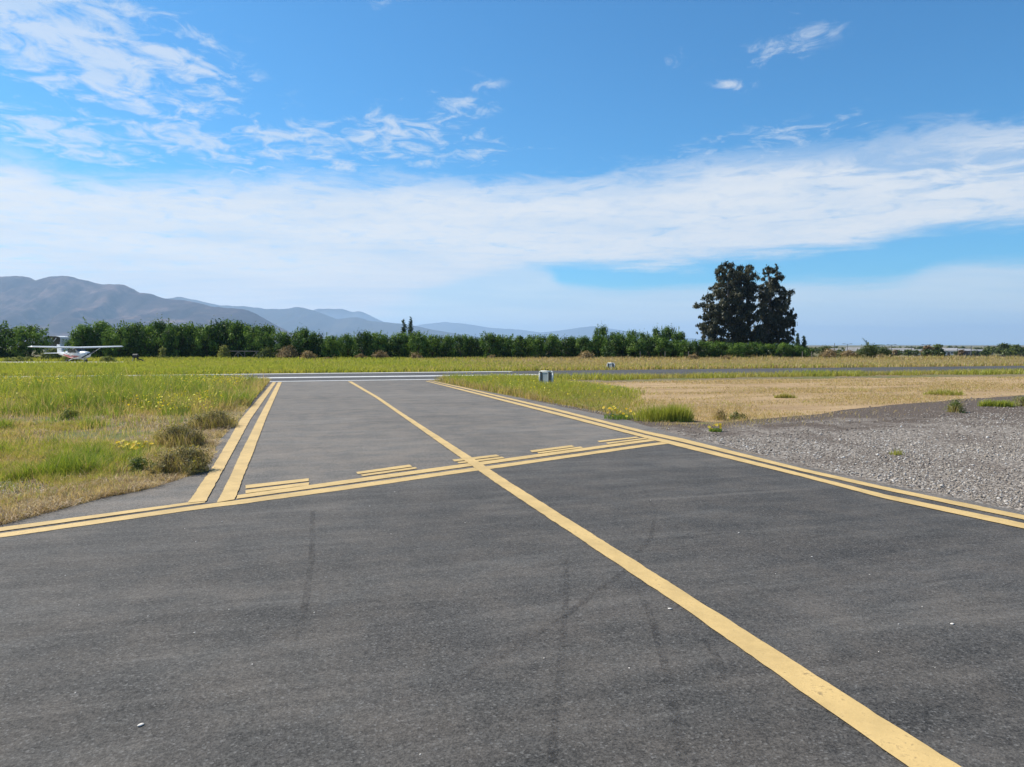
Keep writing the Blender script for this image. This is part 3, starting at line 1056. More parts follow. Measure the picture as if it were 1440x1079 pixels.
GH = 'orchard trees in the hedge along the far side'
for i, (px, top, w) in enumerate([(43, 449, 44), (16, 455, 36), (-12, 450, 44), (-44, 452, 44)]):
    put_tree(px, top, w, 84 + rnd.uniform(-1, 2), ['dark round tree closest to the greenhouse gap, above the airplane wing tip', 'lighter green tree beside the dark round tree at the far edge',
             'green tree third from the greenhouse gap, on the side away from the taxiway', 'green tree fourth from the greenhouse gap, on the side away from the taxiway'][i], GH)
sec = [(118, 450, 40), (143, 449, 40), (166, 452, 36), (187, 450, 36), (208, 453, 36), (229, 451, 36), (250, 453, 36), (271, 451, 36), (292, 453, 36), (313, 450, 38), (334, 452, 36), (356, 454, 34), (374, 461, 28)]
for i, (px, top, w) in enumerate(sec):
    put_tree(px, top, w, 86 + rnd.uniform(-1, 1.5), f'tall bushy green tree, {ORD[i]} in the dense hedge counting from the greenhouse gap', GH)
sec = [(398, 460, 30), (424, 456, 34), (447, 462, 30), (468, 467, 26), (489, 464, 27), (510, 464, 26), (530, 463, 32), (549, 468, 30), (566, 464, 30)]
for i, (px, top, w) in enumerate(sec):
    put_tree(px, top, w, 85 + rnd.uniform(-1, 1.5), f'medium green tree, {ORD[i]} in the hedge counting from the wooden gate towards the poplars', GH)
sec = [(588, 463, 28), (608, 466, 30), (628, 469, 25), (648, 465, 25), (667, 471, 24), (688, 465, 26), (708, 470, 30), (729, 473, 24), (751, 468, 32), (774, 470, 30), (798, 473, 30), (820, 471, 30), (842, 469, 30)]
for i, (px, top, w) in enumerate(sec):
    put_tree(px, top, w, 85 + rnd.uniform(-1, 1.5), f'ragged green tree, {ORD[i]} in the hedge counting from the poplars towards the eucalyptus', GH)
sec = [(861, 470), (878, 472), (895, 472), (912, 474), (929, 474), (946, 475), (963, 475), (980, 477), (997, 477), (1014, 479), (1031, 479), (1048, 480), (1065, 480), (1082, 481), (1099, 482), (1116, 483), (1131, 486)]
for i, (px, top) in enumerate(sec[::-1]):
    put_tree(px, top, 27, 84 + rnd.uniform(-1, 1), f'low clipped green tree, {ORD[i]} from the open end of the hedge below the eucalyptus', GH)
sec = [(846, 457, 22), (866, 461, 26), (889, 460, 20), (906, 464, 22), (925, 461, 24), (943, 457, 28), (955, 462, 22)]
for i, (px, top, w) in enumerate(sec):
    put_tree(px, top, w, 104 + rnd.uniform(-1, 3), f'dark round-headed tree rising behind the low hedge, {ORD[i]} counting towards the eucalyptus', 'round-headed trees behind the hedge')
# a second row that closes the gaps
for i, px in enumerate(range(126, 372, 27)):
    put_tree(px, 455, 38, 91, f'tree of the second row behind the tall dense hedge, {ORD[i]} from the greenhouse gap', 'second row of orchard trees')
for i, px in enumerate(range(408, 850, 34)):
    put_tree(px, 474, 42, 90, f'lower tree of the second row behind the ragged hedge, {ORD[i]} from the wooden gate', 'second row of orchard trees behind the ragged hedge')
for i in range(len(PROTO)):
    assert i in used_proto


# ------------------------------------------------------------------ poplars
def poplar(px, top, wpx, depth, seed, label):
    rng = np.random.default_rng(seed)
    root = empty('poplar_tree', (*at(px, depth), 0))
    h = hz(top, depth)
    r = wpx * depth / FPX / 2
    cl = []
    for i in range(40):
        zf = 0.25 + 0.75 * i / 40
        rr = r * (0.95 - 0.75 * zf) * 1.3
        a = rng.uniform(0, 6.28)
        q = rr * rng.random() * 0.8
        cl.append((q * math.cos(a), q * math.sin(a), zf * h, max(0.15, rr * 0.7), rng.uniform(0.2, 0.7)))
    make_leaves('crown', cl, 500, 0.13, POPLAR_LEAF, rng, root, 0.5, None, 0.6, 0.6)
    obj_bm_raw('trunk', trunk_bm([([(0, 0, -0.1), (0, 0, h * 0.5), (0.02, 0, h * 0.95)], 0.14, 0.02)]), BARK, root)
    tag(root, label, 'tree', 'poplars')


poplar(568, 449, 13, 100, 21, 'slender poplar above the hedge, the shorter and leafier of the close pair')
poplar(578, 446, 13, 101, 22, 'slender poplar above the hedge, the taller of the close pair')
poplar(1121, 469, 10, 108, 23, 'small conical tree just beside the eucalyptus foot')
poplar(1130, 473, 10, 108, 24, 'lowest small conical tree at the outer end of the eucalyptus')


# ------------------------------------------------------------------ eucalyptus pair
def eucalyptus(blobs, limbs, depth, seed, px0, label):
    rng = np.random.default_rng(seed)
    x0, y0 = at(px0, depth)
    root = empty('eucalyptus_tree', (x0, y0, 0), -YAW)
    s = depth / FPX
    cl = []
    for px, py, r in blobs:
        for k in range(15):
            rr = r * s * rng.uniform(0.15, 0.44)
            ang = rng.uniform(0, 6.28)
            q = r * s * .92 * math.sqrt(rng.random())
            cl.append(((px - px0) * s + q * math.cos(ang), rng.normal(0, 1.5), hz(py, depth) + q * math.sin(ang), rr, np.clip(rng.normal(0.45, 0.25), 0, 1)))
    make_leaves('crown', cl, 520, 0.24, DARK_LEAF, rng, root, 0.36, 0.65, 0.5, 0.1)
    L = []
    for pts, a, b in limbs:
        L.append(([((px - px0) * s, dy, hz(py, depth)) for px, py, dy in pts], a, b))
    obj_bm_raw('trunk', trunk_bm(L), PALE_BARK, root)
    tag(root, label, 'tree', 'eucalyptus trees')


eucalyptus([(1013, 379, 8), (1024, 384, 10), (1045, 380, 9), (1036, 390, 11), (1020, 398, 12), (1046, 396, 12), (1008, 408, 9), (1030, 408, 14), (1052, 407, 10), (1001, 419, 8), (1016, 420, 12),
            (1040, 422, 14), (1055, 420, 6), (985, 430, 6), (994, 432, 7), (1004, 434, 9), (1022, 434, 13), (1047, 436, 11), (1000, 446, 9), (990, 446, 6), (1012, 448, 11), (1032, 450, 13), (1052, 450, 9), (996, 460, 8), (1008, 463, 12),
            (1028, 466, 13), (1046, 465, 12), (1012, 477, 11), (1033, 480, 13), (1052, 478, 10), (992, 470, 6), (1058, 440, 7), (983, 458, 3), (1000, 482, 10), (1022, 488, 12), (1044, 490, 12), (1060, 470, 9), (1060, 486, 10), (1010, 440, 12), (1036, 436, 12), (1018, 456, 12), (1040, 410, 12)],
           [([(1040, 500, 0), (1036, 480, 0), (1026, 455, 0.3), (1012, 436, 0.5), (1000, 425, .5)], 0.75, 0.12), ([(1036, 480, 0), (1042, 440, 0), (1040, 400, 0), (1036, 383, 0)], 0.55, 0.08),
            ([(1030, 466, 0), (1022, 430, -.6), (1020, 395, -.6)], 0.4, 0.08), ([(1042, 450, 0), (1052, 420, 0.5), (1050, 396, 0.5)], 0.3, 0.06)], 128, 31, 1036,
           'broad dark eucalyptus, the wider and leafier of the tall pair over the low hedge')
eucalyptus([(1077, 379, 6), (1079, 389, 8), (1090, 393, 7), (1083, 401, 9), (1073, 407, 8), (1095, 409, 9), (1084, 416, 11), (1100, 416, 6), (1070, 420, 6), (1075, 430, 9), (1092, 429, 11), (1101, 428, 6), (1068, 442, 7),
            (1082, 443, 11), (1099, 443, 10), (1110, 441, 6), (1114, 448, 5), (1072, 456, 10), (1092, 458, 12), (1107, 456, 8), (1066, 470, 9), (1082, 474, 12), (1100, 473, 10), (1112, 467, 5), (1108, 480, 7), (1061, 480, 8), (1075, 488, 11), (1094, 488, 11), (1086, 460, 11), (1090, 440, 10), (1074, 444, 9), (1082, 408, 8)],
           [([(1072, 500, 0), (1076, 470, 0), (1082, 430, 0), (1080, 395, 0), (1078, 382, 0)], 0.6, 0.06), ([(1077, 465, 0), (1094, 440, 0.3), (1098, 415, 0.3)], 0.3, 0.06),
            ([(1076, 472, 0), (1100, 455, -.3), (1110, 445, -.3)], 0.25, 0.05)], 130, 32, 1082,
           'dark eucalyptus, the narrower of the tall pair, standing nearer the houses')


# ------------------------------------------------------------------ shrubs
def shrub(px, base_y, w, h, mat, label, seed, group=None, leaf=0.05, per=420, n=14, name='shrub', flower=0, stems=BARK, tone=0.5, depth=None, flat=1.0, dens=9.0, twigs=0):
    rng = np.random.default_rng(seed)
    x, y = at(px, depth) if depth else gp(px, base_y)
    d = depth_of(x, y)
    root = empty(name, (x, y, 0))
    cl = []
    for i in range(n):
        a = rng.uniform(0, 6.28)
        zf = rng.random() ** 0.8
        rr = w / 2 * math.sqrt(max(0.05, 1 - zf ** 2)) * math.sqrt(rng.random()) * 0.85
        r = min(w, h * 1.6) * rng.uniform(0.13, 0.24)
        cl.append((rr * math.cos(a), rr * math.sin(a) * flat, max(r * 0.5, zf * (h - r * 0.7)), r, np.clip(tone + rng.normal(0, 0.2), 0, 1)))
    s = dens / (leaf * leaf) * per / 300.0
    make_leaves('foliage', cl, s, leaf, mat, rng, root, 0.4, None, 0.55, 0.2)
    bm = bmesh.new()
    for i in range(12):
        c = cl[i % n]
        add_tube(bm, (rng.normal(0, w * .05), rng.normal(0, w * .05), -0.02), (c[0] * .9, c[1] * .9, c[2]), w * 0.012 + .004, w * 0.005 + .002, 5)
    obj_bm_raw('stem', bm, stems, root)
    if twigs:
        a = rng.uniform(0, 6.28, twigs)
        rr = w / 2 * np.sqrt(rng.random(twigs)) * .75
        ar = blades_arrays(rr * np.cos(a), rr * np.sin(a) * flat, h * rng.uniform(.45, 1.15, twigs) * (1 - .4 * (rr / (w / 2)) ** 2), np.full(twigs, max(.005, .0005 * d)), rng.uniform(.1, .8, twigs), rng.uniform(0, .55, twigs), rng)
        blades('twigs', [ar], GRASS, parent=root)
    if flower:
        pts = []
        for i in range(flower):
            c = cl[rng.integers(n)]
            pts.append((c[0] + rng.normal(0, c[3] * .6), c[1] + rng.normal(0, c[3] * .6), c[2] + c[3] * rng.uniform(.4, 1.0)))
        flower_heads('blossoms', pts, 0.014, root, rng)
    tag(root, label, 'shrub' if name == 'shrub' else name.replace('_', ' '), group)
    return root


def flower_heads(name, pts, r, parent, rng, petals=8):
    V, T, A = [], [], []
    for p in pts:
        nrm = Vector((rng.normal(0, .5), rng.normal(-.3, .5), 1)).normalized()
        q = nrm.to_track_quat('Z', 'Y')
        rr = r * rng.uniform(.8, 1.25)
        tn = rng.uniform(0.15, 0.75)
        for k in range(petals):
            a0 = 2 * math.pi * k / petals
            b = len(V)
            for rad, an, z in ((0.12, a0, 0), (1.0, a0 - .33, .25), (1.12, a0, .2), (1.0, a0 + .33, .25)):
                V.append(Vector(p) + q @ Vector((math.cos(an) * rad * rr, math.sin(an) * rad * rr, z * rr)))
                A.append(tn)
            T.append((b, b + 1, b + 2, b + 3))
        b = len(V)
        for k in range(6):
            V.append(Vector(p) + q @ Vector((math.cos(k * math.pi / 3) * .3 * rr, math.sin(k * math.pi / 3) * .3 * rr, .12 * rr)))
            A.append(0.0)
        V.append(Vector(p) + q @ Vector((0, 0, .3 * rr)))
        A.append(0.0)
        for k in range(3):
            T.append((b + 2 * k, b + 2 * k + 1, b + (2 * k + 2) % 6, b + 6))
    return mesh_np(name, [tuple(v) for v in V], T, None, FLOWER, parent, {'tone': A})


def flower_clump(px, py, w, h, n, label, seed):
    rng = np.random.default_rng(seed)
    x, y = gp(px, py)
    root = empty('flower_clump', (x, y, 0))
    m = 260
    a = rng.uniform(0, 6.28, m)
    rr = w / 2 * np.sqrt(rng.random(m))
    ar = blades_arrays(rr * np.cos(a), rr * np.sin(a), rng.uniform(.35, .8, m) * h, np.full(m, .012), rng.uniform(.2, .8, m), rng.uniform(.75, 1, m), rng)
    blades('leaves', [ar], GRASS, parent=root)
    pts = []
    for i in range(n):
        a, r = rng.uniform(0, 6.28), w / 2 * math.sqrt(rng.random())
        pts.append((r * math.cos(a), r * math.sin(a), h * rng.uniform(.35, 1.2)))
    bm = bmesh.new()
    for p in pts:
        add_tube(bm, (p[0] * .6, p[1] * .6, 0), p, .003, .002, 4)
    obj_bm_raw('stalks', bm, OLIVE_STALK, root)
    flower_heads('blossoms', pts, .032, root, rng)
    tag(root, label, 'flowers', 'clumps of yellow daisies')


OLIVE_STALK = plain('flower_stalk', (0.10, 0.14, 0.04), 0.8, 0.2, 20)
flower_clump(190, 640, .52, .20, 26, 'clump of bright yellow daisies in the grass by the taxiway corner', 41)
flower_clump(871, 589, .75, .22, 24, 'yellow daisies beside the tall yellow-green grass tuft', 42)
flower_clump(1006, 607, .26, .12, 12, 'small lone yellow daisy clump on the edge of the gravel', 43)
shrub(262, 664, .80, .36, SCRUB, 'rounded twiggy brown shrub with small yellow blossoms, nearest the outer yellow line', 51, 'shrubs on the asphalt edge', .016, 300, 30, flower=26, tone=.5, dens=4.5, twigs=500)
shrub(250, 628, 1.15, .38, SCRUB, 'wide dark brown twiggy shrub just beyond the rounded one at the asphalt edge', 52, 'shrubs on the asphalt edge', .018, 300, 36, flower=8, tone=.42, dens=4.5, twigs=800)
shrub(300, 601, 1.35, .36, SCRUB, 'reddish brown shrub with dark base, farthest along the asphalt edge', 53, 'shrubs on the asphalt edge', .02, 300, 34, tone=.5, dens=4, twigs=800)
shrub(197, 664, .62, .20, OLIVE_LEAF, 'low bright green creeping plant in front of the yellow daisies', 54, None, .018, 380, 26, 'green_plant', tone=.6, dens=6, twigs=0)
shrub(232, 668, .5, .2, SCRUB, 'low dark tangled plant joining the green creeper and the rounded shrub', 55, None, .018, 300, 18, 'dark_plant', tone=.2, dens=4, twigs=200)
shrub(40, 575, 1.5, .35, OLIVE_LEAF, 'dark green weed patch in the field near the grass edge of view', 56, 'weed patches in the field', .03, 300, 22, 'weed_patch', tone=.5, dens=4)
shrub(98, 592, .5, .32, OLIVE_LEAF, 'small upright blue-green weed amid bare soil', 57, 'weed patches in the field', .025, 300, 12, 'weed_patch', tone=.5, dens=4)
shrub(178, 572, .9, .3, DRY_LEAF, 'greyish dried weed heap among the tall green weeds', 58, 'weed patches in the field', .025, 300, 14, 'weed_patch', tone=.4, dens=3, twigs=200)
shrub(1344, 580, .5, .36, OLIVE_LEAF, 'dark green weed standing at the back edge of the gravel', 59, 'weeds on the gravel', .025, 320, 14, 'green_weed', tone=.55, dens=4, twigs=80)
shrub(1036, 590, .5, .22, OLIVE_LEAF, 'dark green little weed beside the dry one near the grass tuft', 60, 'weeds on the gravel', .022, 320, 14, 'green_weed', tone=.4, dens=4, twigs=60)
shrub(1012, 591, .45, .26, DRY_LEAF, 'dry straw-coloured weed between the grass tuft and the dark weed', 61, None, .022, 260, 12, 'dry_weed', tone=.85, dens=3, twigs=160)
shrub(1440, 571, .8, .35, OLIVE_LEAF, 'grey-green weed on the gravel edge at the end of the view', 62, 'weeds on the gravel', .025, 320, 14, 'green_weed', tone=.75, dens=4, twigs=100)


def tuft(px, py, w, dp, h, n, label, seed, tone=(.55, .75), name='grass_tuft'):
    rng = np.random.default_rng(seed)
    x, y = gp(px, py)
    root_r = np.sqrt(rng.random(n))
    a = rng.uniform(0, 6.28, n)
    bx, by = root_r * np.cos(a) * w / 2, root_r * np.sin(a) * dp / 2
    ki = rng.integers(0, 12, n)
    ca, cr = rng.uniform(0, 6.28, 12), np.sqrt(rng.random(12)) * .75
    bx = .35 * bx + .85 * np.cos(ca)[ki] * cr[ki] * w / 2
    by = .35 * by + .85 * np.sin(ca)[ki] * cr[ki] * dp / 2
    hk = rng.uniform(.6, 1.1, 12)[ki]
    root_r = np.clip(np.hypot(bx / (w / 2), by / (dp / 2)), 0, 1)
    hh = hk * h * (1.0 - .4 * root_r ** 2) * rng.uniform(.55, 1.1, n)
    d = math.hypot(x, y)
    ar = blades_arrays(bx, by, hh, np.full(n, max(.006, .0006 * d)), rng.uniform(.05, .55, n), rng.uniform(*tone, n), rng)
    o = blades(name, [ar], GRASS)
    o.location = (x, y, 0)
    o.rotation_euler = (0, 0, -YAW)
    tag(o, label, 'grass tuft', 'single grass tufts')
    return o


tuft(938, 592, 1.65, .7, .52, 1700, 'big bright yellow-green grass tuft at the edge of the dry field', 71, (.5, .74))
tuft(1400, 572, 1.1, .6, .30, 700, 'yellow-green tuft at the back of the gravel close to the dark weed', 72)
tuft(1260, 640, .28, .2, .13, 90, 'sparse little grass tuft alone in the middle of the gravel', 73, (.35, .7))
tuft(1105, 560, .9, .4, .22, 300, 'low olive tuft in the dry field beyond the gravel', 74, (.35, .6))
tuft(1330, 556, 1.8, .6, .26, 500, 'long low yellow-green patch in the dry field by the gravel edge', 75, (.4, .65))

# shrubs in front of the hedge
for i, (px, w, h, y0, mt, lab, tn) in enumerate((
        (405, 2.3, 1.5, 86, DRY_LEAF, 'tallest orange-brown dry bush at the foot of the hedge near the wooden gate', .75), (434, 2.1, 1.05, 84, DRY_LEAF, 'rounded tan dry bush beside the tallest dry one at the hedge foot', .8),
        (462, 1.6, .45, 83, DRY_LEAF, 'low tan dry bush third from the gate', .7), (506, 1.6, .75, 84, DRY_LEAF, 'brown dry bush at the hedge foot below the middle trees', .55),
        (536, 2.2, 1.0, 84, DRY_LEAF, 'wide red-brown dry bush at the hedge foot before the poplars', .5), (583, 2.0, .85, 84, DRY_LEAF, 'brown dry bush at the hedge foot right under the poplars', .6),
        (692, 1.5, .6, 84, DRY_LEAF, 'small tan bush below the ragged hedge halfway to the dry mound', .6), (825, 2.1, 1.0, 83, DRY_LEAF, 'light tan dry mound like a hay heap under the hedge', .95),
        (975, 1.8, .7, 82, DRY_LEAF, 'pale dry bush at the low hedge before the eucalyptus', .8), (1020, 2.2, .6, 82, DRY_LEAF, 'pale dry bush under the broad eucalyptus', .7),
        (1165, 2.6, 1.2, 83, DRY_LEAF, 'grey-brown dry thicket just past the open end of the hedge', .6), (1192, 2.6, 1.1, 84, DRY_LEAF, 'tan dry thicket between hedge end and round dark bush', .75),
        (1238, 1.8, .7, 82, DRY_LEAF, 'tan dry mound in front of the round dark bush', .9),
        (102, 2.2, .95, 78, OLIVE_LEAF, 'rounded olive shrub directly behind the airplane tail', .75), (75, 2.6, 1.35, 80, OLIVE_LEAF, 'olive shrub under the far wing tip of the airplane', .45),
        (152, 1.9, .6, 76, OLIVE_LEAF, 'low olive shrub ahead of the airplane nose', .7), (30, 4.2, .6, 78, OLIVE_LEAF, 'long low olive shrub by the pale strip behind the airplane', .65),
        (247, 1.0, .45, 84, OLIVE_LEAF, 'small yellowish shrub at the foot of the tall dense hedge', .95), (272, 1.1, .35, 84, OLIVE_LEAF, 'flat yellow-green shrub at the tall hedge foot, nearer the gate', .95),
        (375, 2.0, 1.4, 85, OLIVE_LEAF, 'dark feathery shrub between wooden gate and dry bushes', .25), (316, 1.3, 1.7, 85, OLIVE_LEAF, 'pale leafy upright shrub at the hinge end of the wooden gate', .95),
        (229, 1.0, 1.5, 84.5, OLIVE_LEAF, 'pale leafy sapling standing in front of the tall dense hedge', .85),
        (1222, 2.4, 1.75, 83, OLIVE_LEAF, 'round dark bush standing below the palm', .12), (1243, 2.1, 1.4, 84, OLIVE_LEAF, 'second dark bush merging with the round one below the palm', .12),
        (1160, 2.2, 1.6, 96, OLIVE_LEAF, 'dark scrub tree past the hedge end with a flat top', .12), (1183, 1.5, 1.0, 86, OLIVE_LEAF, 'dark little bush before the far lamp posts', .2),
        (1206, 1.3, .8, 86, OLIVE_LEAF, 'dark small bush next to the round bush on its hedge side', .2))):
    big = (px > 1150 and mt is OLIVE_LEAF)
    shrub(px, 0, w, h, mt, lab, 200 + i, 'bushes at the foot of the hedge', .085, 300, 22, 'dry_bush' if mt is DRY_LEAF else 'shrub', tone=tn, depth=y0 - (2.4 if px < 1150 and y0 > 81 else 0), flat=.7)


# ------------------------------------------------------------------ grass, weeds, straw, stones
rng = np.random.default_rng(77)
edge_all_l = left_edge
edge_all_r = right_edge


def off_paving(x, y, m=0.0):
    ok = ~in_poly(x, y, taxi_poly) & ~in_poly(x, y, apron_poly)
    ok &= ~((y > RW_N - 0.1 - m) & (y < RW_F + 0.1 + m))
    return ok


def build_left_field():
    parts = []
    x, y, px, d = sample_view(rng, 620000, -330, 420, 6.5, 36)
    ok = off_paving(x, y) & (y < RW_N) & (x < 0)
    x, y, px, d = x[ok], y[ok], px[ok], d[ok]
    e = line_dist(x, y, left_edge)
    n1 = VN.fbm(x, y, 2.4)
    n2 = VN.fbm(x + 60, y + 31, 0.9)
    n3 = VN.fbm(x - 90, y + 11, 5.0)
    r = rng.random(len(x))
    far = np.clip((d - 17.5) / 4.0, 0, 1)
    strip = np.clip(1.0 - (e - 0.25) / (0.75 + 0.5 * n3), 0, 1) * (1 - 0.75 * far)
    straw = np.clip((n2 - 0.50) * 6, 0, 1) * (1 - far) * np.clip((n1 - 0.40) * 6, 0, 1)
    bare = np.clip((0.535 - n1) * 9, 0, 1) * np.clip((d - 12.3) / 1.0, 0, 1) * (1 - far)
    keep = r > bare * 0.93 + (.45 + .4 * (n2 > .5)) * (1 - far) * strip
    stony = in_poly(x, y, G((-200, 676), (-20, 681), (40, 678), (75, 686), (60, 697), (0, 706), (-200, 730)))
    keep &= ~(stony & (rng.random(len(x)) < .9))
    tone = 0.55 + 0.45 * (n2 - 0.5) + 0.07 * (d < 13) + 0.06 * rng.normal(0, 1, len(x))
    tone = np.where(far > .5, 0.60 + 0.55 * (n2 - .5) + .05 * rng.normal(0, 1, len(x)), tone)
    tone += 0.22 * np.clip((n3 - .56) * 8, 0, 1) * far
    browned = np.maximum(strip, straw * .9)
    rb = rng.random(len(x))
    tone = np.where(rb < browned * 0.95, rng.uniform(0.0, 0.30, len(x)), tone)
    tone = np.where((bare > .3) & (rb > .55), rng.uniform(0.0, .4, len(x)), tone)
    edge_dry = np.clip(1 - e / 2.6, 0, 1) * far
    tone = np.where(rb < edge_dry * .75, rng.uniform(.05, .45, len(x)), tone)
    h = (0.075 + 0.10 * n2) * (1 - far) + far * (0.30 + 0.34 * n3) * (1 - .42 * np.clip((px - 230) / 140, 0, 1))
    h = np.where(strip > .4, rng.uniform(.05, .13, len(x)), h)
    n4 = VN.fbm(x + 7, y - 44, .28, 2)
    h = h * rng.uniform(.55, 1.3, len(x)) * (.45 + 1.1 * n4)
    tone = tone + .42 * (n4 - .5) * (tone > .42)
    tone = np.where(rng.random(len(x)) < .10 + .50 * VN.fbm(x - 31, y + 7, .6, 3) * (1 - .6 * far), rng.uniform(.02, .38, len(x)), tone)
    h = np.where(rng.random(len(x)) < .02, h * 1.7, h)
    n5 = VN.fbm(x + 140, y - 77, 1.1, 3)
    weedy = np.clip((n5 - .60) * 14, 0, 1) * (strip < .3)
    h = h * (1 + .9 * weedy * (1 - .6 * far))
    tone = np.where(rng.random(len(x)) < weedy * .8, rng.uniform(.66, .95, len(x)), tone)
    brown = np.clip((.40 - n5) * 14, 0, 1) * (1 - far)
    tone = np.where(rng.random(len(x)) < brown * .7, rng.uniform(.0, .35, len(x)), tone)
    h = h * (1 - .5 * brown)
    w = np.maximum(0.005, 0.00062 * d)
    lean = np.where(strip > .35, rng.uniform(.3, 1.25, len(x)), rng.uniform(.1, .9, len(x)))
    x, y, h, w, lean, tone = (q[keep] for q in (x, y, h, w, lean, tone))
    parts.append(blades_arrays(x, y, h, w, lean, tone, rng))
    # matted straw lying along the asphalt edge and in patches
    xs, ys, pxs, ds = sample_view(rng, 260000, -330, 420, 6.5, 22)
    ok = off_paving(xs, ys) & (ys < RW_N) & (xs < 0)
    xs, ys, ds = xs[ok], ys[ok], ds[ok]
    es = line_dist(xs, ys, left_edge)
    m1, m2 = VN.fbm(xs + 3, ys - 8, .45, 3), VN.fbm(xs - 20, ys + 66, 1.8)
    pr = np.clip(1.15 - es / (0.9 + 1.2 * m2), 0, 1) * np.clip((ds - 4) / 3, 0, 1) * np.clip((20 - ds) / 4, 0, 1)
    pr = np.maximum(pr, np.clip((m2 - .55) * 5, 0, .5))
    kp = rng.random(len(xs)) < pr * np.clip((m1 - .30) * 4, .1, 1)
    xs, ys, ds, m1 = xs[kp], ys[kp], ds[kp], m1[kp]
    hs = rng.uniform(.03, .12, len(xs)) * (.4 + 1.5 * m1)
    ts = np.clip(rng.normal(.5, .27, len(xs)) + (m1 - .5) * .8, 0, 1)
    blades('dry_straw', [blades_arrays(xs, ys, hs, np.maximum(.005, .0006 * ds), rng.uniform(.6, 2.4, len(xs)), ts, rng)], STRAW,
           'matted brown straw lying along the asphalt corner', 'straw', 'stuff')
    blades('grass', parts, GRASS, 'green and straw-brown rough grass and weeds covering the field before the runway', 'grass', 'stuff')
    # flowering weed heads
    x, y, px, d = sample_view(rng, 26000, -330, 390, 17, 35)
    n1 = VN.fbm(x + 5, y + 3, 3.0)
    ok = off_paving(x, y, .3) & (y < RW_N) & (x < 0) & (rng.random(len(x)) < np.clip((n1 - .44) * 5, 0.03, 1)) & (line_dist(x, y, left_edge) > .6)
    x, y, d = x[ok], y[ok], d[ok]
    return x, y, d


def build_flowers(sets):
    X = np.concatenate([s[0] for s in sets])
    Y = np.concatenate([s[1] for s in sets])
    Hh = np.concatenate([s[2] for s in sets])
    n = len(X)
    c = np.stack([X, Y, Hh], 1)
    V, q = leaf_quads(c, np.tile([0, -.2, 1.0], (n, 1)), np.full(n, .026), rng, .8)
    o = mesh_np('wildflowers', V, q, None, FLOWER, None, {'tone': np.repeat(rng.uniform(.3, 1, n), 4)})
    tag(o, 'scattered tiny yellow weed flowers over the tall green weeds', 'flowers', kind='stuff')


fx, fy, fd = build_left_field()
flower_sets = [(fx, fy, rng.uniform(.25, .62, len(fx)))]


